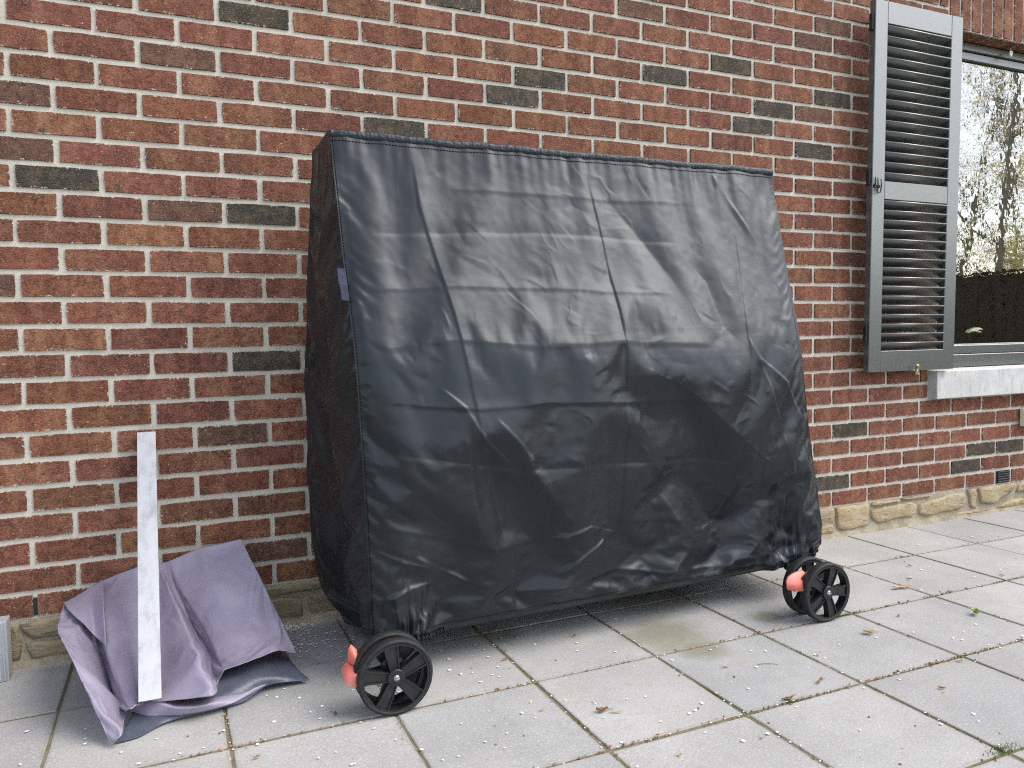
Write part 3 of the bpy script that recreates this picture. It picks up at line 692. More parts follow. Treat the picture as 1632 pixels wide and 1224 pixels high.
def poly_sd(X, Z, pts):
    """signed distance to a polyline (positive on its left), and the position 0..1 along it"""
    best = np.full(X.shape, 1e9); sg = np.ones(X.shape); al = np.zeros(X.shape)
    L = [math.dist(a, b) for a, b in zip(pts, pts[1:])]; T = sum(L); acc = 0
    for (a, b), l in zip(zip(pts, pts[1:]), L):
        dx, dz = (b[0]-a[0])/l, (b[1]-a[1])/l
        u = np.clip((X-a[0])*dx+(Z-a[1])*dz, 0, l)
        ex, ez = X-a[0]-u*dx, Z-a[1]-u*dz
        d = np.hypot(ex, ez); m = d < best
        best = np.where(m, d, best); sg = np.where(m, np.sign(dx*ez-dz*ex), sg); al = np.where(m, (acc+u)/T, al); acc += l
    return best*sg, al
def tent(X, Z, pts, amp, wl, wr, sharp=.003, taper=.2):
    sharp *= .6
    """fold along a polyline: straight flanks of width wl / wr, slightly rounded at the crest"""
    d, al = poly_sd(X, Z, pts)
    w = np.where(d > 0, wl, wr); t = np.sqrt(d*d+sharp*sharp)-sharp
    f = np.clip(1-t/w, 0, 1); f = f*f*(1.6-.6*f)
    return amp*f*smst(al, -.001, taper)*smst(1-al, -.001, taper)
def vnoise(X, Z, sc, seed):
    r = np.random.RandomState(seed); T = r.rand(64, 64)
    x, z = X*sc, Z*sc; xi, zi = np.floor(x).astype(int), np.floor(z).astype(int); fx, fz = x-xi, z-zi
    fx = fx*fx*(3-2*fx); fz = fz*fz*(3-2*fz); g = lambda a, b: T[a % 64, b % 64]
    return (g(xi, zi)*(1-fx)+g(xi+1, zi)*fx)*(1-fz)+(g(xi, zi+1)*(1-fx)+g(xi+1, zi+1)*fx)*fz-.5
def rand_creases(X, Z, x0, x1, z0, z1, cnt, seed, dens, amp=(.0008, .0035), ln=(.05, .22), bias=None):
    r = np.random.RandomState(seed); Hh = np.zeros(X.shape); made = 0
    while made < cnt:
        cx, cz = r.uniform(x0, x1), r.uniform(z0, z1)
        if r.rand() > dens(cx, cz): continue
        made += 1
        a = r.normal(bias(cx, cz), .6) if bias else r.uniform(0, math.pi)
        l = r.uniform(*ln)*(.5+.5*r.rand()); k = r.normal(0, 1.6)
        pts = []
        for q in np.linspace(-.5, .5, 4):
            aa = a+k*q*l*2; pts.append((cx+math.cos(aa)*q*l, cz+math.sin(aa)*q*l))
        w1, w2 = r.uniform(.006, .05), r.uniform(.006, .05); am = r.uniform(*amp)*(1 if r.rand() < .62 else -1)
        b = l/2+.06
        m = (np.abs(X-cx) < b) & (np.abs(Z-cz) < b)
        if not m.any(): continue
        ii, jj = np.where(m); sl_ = (slice(ii.min(), ii.max()+1), slice(jj.min(), jj.max()+1))
        Hh[sl_] += tent(X[sl_], Z[sl_], pts, am, w1, w2, .0008, .45)
    return Hh
def resample(A, n, m):
    def ax1(A, k, ax):
        o = A.shape[ax]; x = np.linspace(0, o-1, k); i = np.clip(np.floor(x).astype(int), 0, o-2); sh = [1]*A.ndim; sh[ax] = k; f = (x-i).reshape(sh)
        p0, p1, p2, p3 = (np.take(A, np.clip(i+d, 0, o-1), ax) for d in (-1, 0, 1, 2))
        return .5*(2*p1+(-p0+p2)*f+(2*p0-5*p1+4*p2-p3)*f*f+(-p0+3*p1-3*p2+p3)*f**3)
    return ax1(ax1(A, n, 0), m, 1)
def grid_normals(P):
    nn = np.cross(np.gradient(P, axis=0), np.gradient(P, axis=1)); return nn/(np.linalg.norm(nn, axis=-1, keepdims=True)+1e-12)
def cloth_relax(base, nrm, sx, sz, ini, levels, kb=.3, hlo=-.025, damp=.9, g=5e-6):
    """position-based cloth from coarse to fine: the sheet is a little larger than the form it hangs on, so it buckles into connected folds"""
    N_, M_ = base.shape[:2]; D = None
    for (m, n, iters) in levels:
        B, nr = resample(base, n, m), resample(nrm, n, m); ax, az = resample(sx, n, m), resample(sz, n, m)
        D0 = nr*resample(ini, n, m)[..., None] if D is None else resample(D, n, m)
        Wt = np.ones((n, m, 1)); Wt[0] = 0; Wt[-1] = 0; Wt[:, 0] = 0; Wt[:, -1] = 0
        P = B+D0*Wt; V = np.zeros_like(P); grp = []
        def addg(di, dj, k, sl, ci, cj):
            for oi in range(ci):
                for oj in range(cj):
                    ia = np.arange(oi, n-di, ci); ja = np.arange(oj, m-dj, cj) if dj >= 0 else np.arange(oj-dj, m, cj)
                    if not len(ia) or not len(ja): continue
                    sa = (slice(ia[0], ia[-1]+1, ci), slice(ja[0], ja[-1]+1, cj)); sb = (slice(ia[0]+di, ia[-1]+di+1, ci), slice(ja[0]+dj, ja[-1]+dj+1, cj))
                    grp.append((sa, sb, np.linalg.norm(B[sb]-B[sa], axis=-1, keepdims=True)*.5*(sl[sa]+sl[sb])[..., None], k))
        addg(0, 1, 1., ax, 1, 2); addg(1, 0, 1., az, 2, 1); addg(1, 1, .6, .5*(ax+az), 2, 1); addg(1, -1, .6, .5*(ax+az), 2, 1); addg(0, 2, kb, ax, 1, 4); addg(2, 0, kb, az, 4, 1)
        for it in range(iters):
            Pp = P.copy(); P += V*Wt; P[..., 2:3] -= g*Wt
            for sa, sb, L, k in grp:
                a, b, wa, wb = P[sa], P[sb], Wt[sa], Wt[sb]; d = b-a; l = np.sqrt((d*d).sum(-1, keepdims=True))+1e-12
                c = k*(l-L)/l*d/(wa+wb+1e-9); P[sa] = a+wa*c; P[sb] = b-wb*c
            h = ((P-B)*nr).sum(-1); P += nr*np.clip(hlo-h, 0, None)[..., None]*Wt; V = (P-Pp)*damp
        D = P-B
    return resample(D, N_, M_)
LV4 = [(44, 36, 200), (88, 72, 120), (176, 144, 60), (352, 288, 16)]
# corner lines of the cover as functions of height (top -> hem)
TZ = np.array([1.572, 1.40, 1.14, .93, .60, .35, .20, .10])
FLx = [.618, .622, .628, .634, .642, .648, .652, .655]; FLy = [-.415, -.455, -.520, -.592, -.612, -.612, -.605, -.590]
FRx = [2.258, 2.250, 2.250, 2.246, 2.258, 2.318, 2.352, 2.352]; FRy = [-.412, -.455, -.515, -.575, -.602, -.592, -.575, -.565]
BLx = [.602, .592, .582, .576, .574, .578, .590, .606]; BLy = [-.225, -.20, -.155, -.12, -.095, -.10, -.12, -.15]
BRx = [2.275, 2.28, 2.29, 2.30, 2.32, 2.35, 2.38, 2.38]; BRy = [-.225, -.20, -.155, -.12, -.095, -.10, -.12, -.15]
zi_ = lambda arr, z: np.interp(-z, -TZ, arr)
def smooth_prof(arr, z):
    return sum(zi_(arr, np.clip(z+d, .1, 1.572)) for d in (-.09, -.045, 0, .045, .09))/5
NZ = 430
tt = np.linspace(0, 1, NZ)
def zrow(top, bot): return top+(bot-top)*tt
# ---- front
NX = 520
ss = np.linspace(0, 1, NX)
Sg, Tg = np.meshgrid(ss, tt)
ztop = 1.572+.003*ss+.0015*np.sin(ss*23)+.001*np.sin(ss*71+1)
zbot = np.interp(ss, [0, .03, .07, .11, .5, .8, .85, .9, .96, 1], [.116, .112, .130, .112, .115, .118, .121, .138, .158, .163])
Zf = ztop[None, :]+(zbot-ztop)[None, :]*Tg
flx, frx, fly, fry = smooth_prof(FLx, Zf), smooth_prof(FRx, Zf), smooth_prof(FLy, Zf), smooth_prof(FRy, Zf)
Xf = flx+(frx-flx)*Sg; Yf = fly+(fry-fly)*Sg
X, Z = Xf, Zf
# broad shape: the panel bows out between its corners; lower right the skirt falls inward below a diagonal ridge
brd = np.interp(Z, [.10, .16, .3, .6, .8, .95, 1.2, 1.57], [.012, .014, .028, .056, .064, .058, .029, 0.])*np.sin(np.pi*Sg)**.55
dd, _ = poly_sd(X, Z, [(.80, .86), (1.19, .93), (1.471, .885), (1.694, .79), (1.933, .605), (2.168, .43), (2.42, .33)])
brd += -.064*(1-np.exp(-np.clip(-dd, 0, None)/.12))*smst(X, 1.30, 1.80)*smst(Z, .12, .38)
brd *= smst(Sg, 0, .02)*smst(1-Sg, 0, .02)
dy = np.gradient(Yf, axis=0)/np.gradient(Zf, axis=0)
ln_ = np.sqrt(1+dy*dy); nrm = np.stack([0*dy, -1/ln_, dy/ln_], -1)
base = np.stack([Xf, Yf, Zf], -1)+nrm*brd[..., None]
low = smst(1.25-Z, 0, 1.0)
ini = .03*(vnoise(X, Z*.5, 7, 3)+.6*vnoise(X+.37*Z, Z, 13, 4))*(.3+.7*low)
for k, am in (('V1', .004), ('L1', .012), ('L2', .01), ('L3', .01), ('B1', .02), ('B2', -.016), ('B3', .016), ('B4', .012), ('C1', .01), ('C2', .012), ('C4', -.014), ('D2', -.010), ('D3', -.010), ('R1', .012), ('K1', .016), ('K2', -.016), ('G1', .01)):
    ini += tent(X, Z, CR[k], am, .05, .05, .006, .2)
drape = cloth_relax(base, nrm, 1.0035+.014*low+.012*smst(.72-Z, 0, .4), 1.001+.007*low+.006*smst(.72-Z, 0, .4), ini, LV4)
hgt = np.zeros(X.shape)
# gathers under the top binding
gath = np.zeros(X.shape)
for (f, ph, am) in ((58, .3, .0022), (97, 2.1, .0016), (171, .8, .0010)):
    gath += am*np.sin(X*f+ph+1.6*vnoise(X, Z, 4, int(f)))
env = (.35+1.3*np.clip(vnoise(X, Z*0, 5, 77)+.45, 0, 1))
hgt += .55*gath*env*np.exp(-(1.572-Z)/.10)
T_ = lambda k, amp, wl, wr, sharp=.002, taper=.15: tent(X, Z, CR[k], amp, wl, wr, sharp, taper)
hgt += T_('V1', .0026, .036, .010) + T_('V2', -.0026, .008, .040) + T_('V3', -.0022, .010, .036)
for k, a in (('H1', .0012), ('H2', -.0014), ('H3', .0016), ('H4', .0022), ('H5', .0026), ('H6', -.0024), ('H7', .0024)): hgt += T_(k, a, .040, .016, .0012, .1)
hgt += T_('D2', -.0040, .045, .055, .006, .4) + T_('D3', -.0040, .040, .045, .005, .4) + T_('D4', .0024, .010, .025)
for k, a in (('R1', .004), ('R2', .004), ('L1', .0035), ('L2', .003), ('B4', .006), ('B5', .005), ('C1', .004), ('C2', .005), ('C3', .006), ('G1', .003), ('G2', .003)): hgt += T_(k, a, .010, .032, .0012)
hgt += T_('B1', .008, .03, .06, .004) + T_('B2', -.007, .04, .05, .004) + T_('B3', .006, .03, .05, .003) + T_('E1', .009, .05, .022, .003) + T_('K1', .010, .03, .02) + T_('K2', -.012, .025, .022)
dens = lambda x, z: .25+.75*max(0, 1-z/1.0)
hgt += rand_creases(X, Z, .62, 2.34, .14, 1.05, 190, 11, dens, (.0004, .0024), (.04, .22))
hgt += rand_creases(X, Z, .62, 2.26, .85, 1.55, 110, 12, lambda x, z: 1, (.0002, .0010), (.05, .28), lambda x, z: -1.2)
# puckers along the left seam
sm_ = np.exp(-(X-flx)/.028)
hgt += sm_*(.010*vnoise(X*.2, Z, 33, 3)+.009*vnoise(X*.2, Z, 14, 4)+.004*vnoise(X*.3, Z, 70, 9))*smst(Z, .12, .3)
hgt += .0010*vnoise(X, Z, 22, 5)+.0006*vnoise(X, Z, 47, 6)
# elastic gathers over the casters
for (cx, w, out_) in ((.745, .085, .060), (2.20, .11, .040)):
    e = np.exp(-((X-cx)/w)**4)*np.exp(-(Z-zbot[None, :])/.10)
    hgt += e*(.022*vnoise(X, Z*.25, 52, 21)+.016*vnoise(X, Z*.25, 95, 22))+out_*e
    fan = np.exp(-((X-cx)/(w*1.3))**2)*np.exp(-((Z-zbot[None, :]-.08)/.11)**2)
    hgt += fan*.024*vnoise(np.arctan2(X-cx, Z-zbot[None, :]+.03), Z*.3, 4.5, 23)
edge = smst(Sg, 0, .016)*smst(1-Sg, 0, .016)
hgt *= edge*smst(Tg, 0, .012)
drape *= smst(Zf-zbot[None, :], .0, .07)[..., None]
Pf = base+drape+nrm*hgt[..., None]
# hem tucks under
hem = smst(Zf-zbot[None, :], .0, .022)
Pf[..., 1] += (1-hem)*.012
# ---- side panels
def side(front_edge, backx, backy, zb_front, zb_back, ns, sgn, seed):
    u = np.linspace(0, 1, ns); U, T2 = np.meshgrid(u, tt)
    zt = front_edge[0, 2]+(1.552-front_edge[0, 2])*smst(U, 0, 1)
    zb = np.interp(u, [0, .25, .55, .8, 1], [zb_front, zb_front-.005, (zb_front+zb_back)/2-.03, zb_back, zb_back])[None, :]
    Zs = zt+(zb-zt)*T2
    bx, by = smooth_prof(backx, Zs), smooth_prof(backy, Zs)
    fx, fy = front_edge[:, None, 0], front_edge[:, None, 1]; fz = front_edge[:, None, 2]
    Xs = fx+(bx-fx)*U; Ys = fy+(by-fy)*U; Zs = fz*(1-smst(U, 0, .3))+Zs*smst(U, 0, .3)
    h = .018*np.sin(np.pi*U)*smst(T2, .03, .3)*smst(1-T2, 0, .2)
    A, B = Ys, Zs
    h = h+rand_creases(A, B, -.62, -.1, .12, 1.5, 110, seed, lambda x, z: .4+.6*(z < .8), (.001, .004), (.06, .30), lambda x, z: 1.2)
    h = h+.024*np.sin(U*8+3*vnoise(A, B, 3, seed))*np.sin(np.pi*U)*smst(T2, .1, .5)+.004*vnoise(A, B, 14, seed+1)
    h = h+np.exp(-U*14)*(.004*np.sin(B*190+1)+.003*np.sin(B*80))*smst(T2, .05, .2)
    h = h-.05*smst(T2, .90, 1.)*smst(U, .05, .4)
    h = h*smst(U, 0, .06)*smst(T2, 0, .02)
    Bs = np.stack([Xs+sgn*h, Ys, Zs], -1); ns_ = np.zeros_like(Bs); ns_[..., 0] = sgn
    Ds = cloth_relax(Bs, ns_, 1.010+0*U, 1.008+0*U, .02*(vnoise(A, B, 9, seed+5)+.5*vnoise(A+B, B, 17, seed+6))*np.sin(np.pi*U), [(18, 44, 160), (36, 88, 100), (72, 176, 40)], g=1e-5)
    return Bs+Ds
Pl = side(Pf[:, 0], BLx, BLy, .135, .055, 120, -1, 41)
Pr_ = side(Pf[:, -1], BRx, BRy, .165, .075, 60, 1, 43)
# ---- back and top
nb = 60; u = np.linspace(0, 1, nb)
Pb = Pl[:, -1][:, None]*(1-u)[None, :, None]+Pr_[:, -1][:, None]*u[None, :, None]
Pb[..., 1] += .02*np.sin(np.pi*u)[None, :]*np.sin(np.pi*tt)[:, None]
nt = 40; v = np.linspace(0, 1, nt)
fe, be = Pf[0], np.stack([np.interp(ss, u, Pb[0, :, q]) for q in range(3)], -1)
Pt = fe[None]*(1-v)[:, None, None]+be[None]*v[:, None, None]
le, re_ = Pl[0], Pr_[0]
ul = np.linspace(0, 1, 120); ur = np.linspace(0, 1, 60)
for q in range(3):
    dl = np.interp(v, ul, le[:, q])-Pt[:, 0, q]; dr = np.interp(v, ur, re_[:, q])-Pt[:, -1, q]
    Pt[..., q] += dl[:, None]*(1-ss)[None]+dr[:, None]*ss[None]
Vg, Sg2 = np.meshgrid(v, ss, indexing='ij')
Pt[..., 2] += (-.012*np.sin(np.pi*Vg)+.004*vnoise(Pt[..., 0], Pt[..., 1], 12, 61)*np.sin(np.pi*Vg))
def grid_quads(n, m, off=0, flip=False):
    idx = np.arange(n*m).reshape(n, m)+off; a, b, c, d = idx[:-1, :-1], idx[:-1, 1:], idx[1:, 1:], idx[1:, :-1]
    return np.stack([a, d, c, b] if not flip else [a, b, c, d], -1).reshape(-1, 4)
def np_mesh(name, v, q):
    me = bpy.data.meshes.new(name); me.from_pydata(v.astype(float).reshape(-1, 3).tolist(), [], q.astype(int).tolist()); me.update(calc_edges=True)
    me.polygons.foreach_set('use_smooth', [True]*len(me.polygons)); return me
def grid_mesh(name, P, flip=False):
    return np_mesh(name, P, grid_quads(P.shape[0], P.shape[1], 0, flip))
def thick_mesh(name, P, th):
    n, m = P.shape[:2]; nn = grid_normals(P); k = n*m
    idx = np.arange(k).reshape(n, m); rim = np.concatenate([idx[0, :-1], idx[:-1, -1], idx[-1, :0:-1], idx[:0:-1, 0]]); nx_ = np.roll(rim, -1)
    q = np.concatenate([grid_quads(n, m), grid_quads(n, m, k, True), np.stack([rim, nx_, nx_+k, rim+k], -1)])
    return np_mesh(name, np.concatenate([(P+nn*th/2).reshape(-1, 3), (P-nn*th/2).reshape(-1, 3)]), q)
cv = thing('table_cover', 'crumpled black fabric cover draped over a folded wheeled table', 'cover')
obj('front_panel', grid_mesh('front_panel', Pf), M['cover'], cv)
obj('side_panel', grid_mesh('side_panel', Pl, True), M['cover'], cv)
obj('side_panel', grid_mesh('side_panel', Pr_), M['cover'], cv)
obj('back_panel', grid_mesh('back_panel', Pb, True), M['cover'], cv)
obj('top_panel', grid_mesh('top_panel', Pt, True), M['cover'], cv)
# top binding: a gathered roll with a stitched seam just below it
nbd = 420
pts_b = np.stack([np.interp(np.linspace(0, 1, nbd), ss, Pf[2, :, q]) for q in range(3)], -1)
K = 10; vsb, fsb = [], []
for a in range(nbd):
    s_ = a/nbd; w = .0105+.0012*math.sin(a*1.9)+.0010*math.sin(a*.83+2); wz = .0125+.0012*math.sin(a*2.3+1)
    for k in range(K):
        q = 2*math.pi*k/K; vsb.append((pts_b[a, 0], pts_b[a, 1]-.001+w*.55*math.cos(q), pts_b[a, 2]-.006+wz*math.sin(q)))
for a in range(nbd-1):
    for k in range(K): fsb.append((a*K+k, a*K+(k+1) % K, (a+1)*K+(k+1) % K, (a+1)*K+k))
fsb += [tuple(range(K)), tuple(range((nbd-1)*K, nbd*K))[::-1]]
obj('top_binding', mk('top_binding', vsb, fsb, True), M['coverhem'], cv)
def stitch_line(name, line, off, r=.0011, dash=.007, gap=.003):
    g = Geo(); acc = 0; seg = []
    for p in line:
        seg.append(p)
    L = np.concatenate([[0], np.cumsum(np.linalg.norm(np.diff(np.array(seg), axis=0), axis=1))]); A = np.array(seg); t = 0
    while t+dash < L[-1]:
        e = [tuple(np.array([np.interp(s_, L, A[:, q]) for q in range(3)])+np.array(off)) for s_ in (t, t+dash*.5, t+dash)]
        vs, fs = tube_geo(e, r, 4); g.add(vs, fs); t += dash+gap
    return obj(name, g.mesh(name, True), M['thread'], cv, kind='stuff')
stitch_line('seam_stitching', Pf[10, ::3], (0, -.0012, .0004))
stitch_line('seam_stitching', Pf[::2, 2], (-.001, -.0015, 0), .0013, .006, .003)
stitch_line('seam_stitching', Pf[NZ-9, ::3], (0, -.0012, .0002), .0008)
# ruffled elastic hem over the casters
for (a, b) in ((.035, .13), (.88, .985)):
    i0, i1 = int(a*NX), int(b*NX); ln = Pf[NZ-1, i0:i1]
    nn = 190; A = np.stack([np.interp(np.linspace(0, 1, nn), np.linspace(0, 1, len(ln)), ln[:, q]) for q in range(3)], -1)
    g = Geo()
    for q in range(nn):
        w = .007+.0045*math.sin(q*.95)+.002*math.sin(q*.37); off = .005*math.sin(q*.95+.6)
        for k in range(8):
            an = 2*math.pi*k/8; g.v.append((A[q, 0], A[q, 1]-.004+off+w*math.cos(an), A[q, 2]+.002+w*1.15*math.sin(an)))
    for q in range(nn-1):
        for k in range(8): g.f.append((q*8+k, q*8+(k+1) % 8, (q+1)*8+(k+1) % 8, (q+1)*8+k))
    obj('elastic_hem', g.mesh('elastic_hem', True), M['coverhem'], cv)
# sewn-in tag on the left seam
ti = [int(q) for q in np.linspace(NZ*.283, NZ*.345, 8)]
tv, tf = [], []
for q, i in enumerate(ti):
    p0 = Pf[i, 2]; tv += [(p0[0]-.004, p0[1]-.006+.001*math.sin(q), p0[2]), (p0[0]-.022-.002*math.sin(q*.8), p0[1]+.014, p0[2]+.004), (p0[0]-.0225-.002*math.sin(q*.8), p0[1]+.013, p0[2]+.004), (p0[0]-.0045, p0[1]-.0075+.001*math.sin(q), p0[2])]
for q in range(len(ti)-1):
    for k in range(4): tf.append((q*4+k, q*4+(k+1) % 4, q*4+4+(k+1) % 4, q*4+4+k))
tf += [(0, 1, 2, 3), tuple(range(len(tv)-1, len(tv)-5, -1))]
obj('side_tag', mk('side_tag', tv, tf), M['tag'], cv, label='narrow grey fabric tag on the left seam')

# ================================================================== WHEELED TABLE UNDER THE COVER
tb = thing('wheeled_table', 'folded table hidden under the black cover, only its black casters showing', 'table', (1.4, -.4, 0))
def lathe(prof, n=56, axis='Y'):
    g = Geo(); k = len(prof)
    for a in range(n):
        t = 2*math.pi*a/n
        for (r_, y) in prof: g.v.append((r_*math.cos(t), y, r_*math.sin(t)))
    for a in range(n):
        b = (a+1) % n
        for q in range(k): g.f.append((a*k+q, a*k+(q+1) % k, b*k+(q+1) % k, b*k+q))
    return g
RW = .098
def tyre_mesh():
    g = lathe([(RW-.003, -.0155), (RW, -.011), (RW, .011), (RW-.003, .0155), (RW-.010, .0155), (RW-.011, .010), (RW-.011, -.010), (RW-.010, -.0155)])
    me = g.mesh('tyre', True); return me
def rim_mesh(ph):
    g = lathe([(RW-.0108, -.015), (RW-.0108, .015), (RW-.0150, .015), (RW-.0150, .003), (RW-.0150, -.015)], 56)
    # five raised-edge spokes
    for s_ in range(5):
        a = ph+2*math.pi*s_/5; ca, sa = math.cos(a), math.sin(a)
        def P_(u, w, y): return (u*ca-w*sa, y, u*sa+w*ca)
        r0, r1 = .020, RW-.0135
        def rail(w0, w1, y0, y1):
            vs = []
            for (u, sc, yo) in ((r0, .72, .002), ((r0+r1)/2, .9, 0), (r1, 1.12, .001)):
                for (w, y) in ((w0, y0), (w1, y0), (w1, y1), (w0, y1)): vs.append(P_(u, w*sc, y+yo))
            fs = []
            for b in range(2):
                for k in range(4): fs.append((b*4+k, b*4+(k+1) % 4, b*4+4+(k+1) % 4, b*4+4+k))
            fs += [(3, 2, 1, 0), (8, 9, 10, 11)]; g.add(vs, fs)
        rail(-.0172, -.0135, -.0145, .008); rail(.0135, .0172, -.0145, .008); rail(-.0133, .0133, -.0100, .006)
    me = g.mesh('rim'); bm = bmesh.new(); bm.from_mesh(me); bmesh.ops.recalc_face_normals(bm, faces=bm.faces); bm.to_mesh(me); bm.free(); return me
def hub_mesh():
    g = lathe([(.009, -.0165), (.021, -.0165), (.0225, -.015), (.0225, .014), (.009, .014)], 30)
    for k in range(10):
        a = 2*math.pi*k/10; x, z = .0155*math.cos(a), .0155*math.sin(a)
        vs, fs = tube_geo([(x, -.0162, z), (x, -.0172, z)], [.0026, .0022], 6); g.add(vs, fs)
    return g.mesh('hub')
TY = tyre_mesh(); HB = hub_mesh()
def bolt_mesh():
    vs, fs = tube_geo([(0, -.0185, 0), (0, -.0195, 0), (0, .03, 0)], [.0055, .008, .008], 12); return mk('axle_bolt', vs, fs, True)
BO = bolt_mesh()
def caster(cx, cy, ph, inner):
    for q, (dy_, pp) in enumerate(((0, ph), (inner, ph+.35))):
        w = obj('wheel', TY, M['rubber'], tb, (cx-1.4, cy+.4+dy_, RW))
        obj('rim', rim_mesh(pp), M['plastic'], w); obj('hub', HB, M['plastic'], w); obj('axle_bolt', BO, M['steel'], w)
    # fork between the twin wheels
    box('fork', cx-1.4-.03, cx-1.4+.03, cy+.4+.018, cy+.4+inner-.018, RW-.02, RW+.035, M['plastic'], tb, .008, 2)
    vs, fs = tube_geo([(cx-1.4, cy+.4+.01, RW), (cx-1.4, cy+.4+inner-.012, RW)], .007, 10); obj('axle', mk('axle', vs, fs, True), M['plastic'], tb)
caster(.668, -.795, R(98), .052); caster(2.136, -.797, R(70), .080)
for (cx, cy) in ((.80, -.085), (2.15, -.085)): caster(cx, cy, .4, .07)
def pedal(cx, cy, cz, yaw, kind):
    g = Geo()
    if kind == 0:
        # foot plate with an upright fin
        pl_ = [(-.046, -.030, -.030), (-.050, .006, -.004), (-.032, .014, .012), (.004, .012, .006), (.012, -.022, -.014), (-.024, -.040, -.038)]
        n = len(pl_); g.add([(x, y, z) for x, y, z in pl_]+[(x+.002, y, z-.006) for x, y, z in pl_], [tuple(range(n)), tuple(range(n, 2*n))[::-1]]+[(i, (i+1) % n, n+(i+1) % n, n+i)[::-1] for i in range(n)])
        fi = [(-.030, .014, .008), (-.029, .012, .040), (-.022, .010, .052), (-.010, .006, .038), (-.004, .0, .006), (.006, -.018, -.010), (-.008, -.004, -.006)]
        n = len(fi); g.add([(x, y-.003, z) for x, y, z in fi]+[(x+.006, y+.004, z-.001) for x, y, z in fi], [tuple(range(n)), tuple(range(n, 2*n))[::-1]]+[(i, (i+1) % n, n+(i+1) % n, n+i)[::-1] for i in range(n)])
    else:
        # rounded foot plate: the top leans back, the lower edge turns forward into a lip
        ol = [(x*1.0, z*1.0) for x, z in [(-.058, -.014), (-.050, .008), (-.040, .020), (-.020, .027), (.008, .030), (.034, .028), (.047, .020), (.050, .004), (.046, -.010), (.047, -.024), (.040, -.030), (.030, -.024), (.0, -.026), (-.030, -.022)]]
        fy = lambda x, z: -.026*max(0, (.030-z)/.06)**1.8-.003*(1-(x/.058)**2)
        n = len(ol); g.add([(x, fy(x, z), z) for x, z in ol]+[(x, fy(x, z)+.005, z+.003) for x, z in ol]+[(.0, fy(0, .004)-.001, .004)],
            [(i, (i+1) % n, 2*n) for i in range(n)]+[tuple(range(n, 2*n))[::-1]]+[(i, (i+1) % n, n+(i+1) % n, n+i)[::-1] for i in range(n)])
    me = g.mesh('brake_pedal', kind == 1); bm = bmesh.new(); bm.from_mesh(me); bmesh.ops.recalc_face_normals(bm, faces=bm.faces)
    bmesh.ops.bevel(bm, geom=[e for e in bm.edges if e.calc_length() > .010 and kind == 0], offset=.0022, segments=3, affect='EDGES'); bm.to_mesh(me); bm.free()
    me.polygons.foreach_set('use_smooth', [True]*len(me.polygons))
    obj('brake_pedal', me, M['coral'], tb, (cx-1.4, cy+.4, cz), (0, 0, yaw), label='coral red plastic brake pedal')
    vs, fs = tube_geo([(cx-1.4, cy+.4, cz), ((cx+(.05 if kind == 0 else .09))-1.4, cy+.4+.01, cz+.03)], .009, 8); obj('pedal_arm', mk('pedal_arm', vs, fs, True), M['plastic'], tb)
pedal(.590, -.742, .124, .1, 0); pedal(2.030, -.776, .142, .12, 1)
# hidden folded frame that carries the cover
for x in (.73, 2.16):
    vs, fs = tube_geo([(x-1.4, -.19, .16), (x-1.4, -.10, .20), (x-1.4, .28, .20)], .018, 10); obj('frame_tube', mk('frame_tube', vs, fs, True), M['plastic'], tb)
for y0 in (-.02, .10): box('table_half', .70-1.4, 2.12-1.4, y0, y0+.022, .24, 1.48, M['plastic'], tb, .004)
vs, fs = tube_geo([(.73-1.4, .05, .225), (2.16-1.4, .05, .21)], .02, 10); obj('frame_tube', mk('frame_tube', vs, fs, True), M['plastic'], tb)

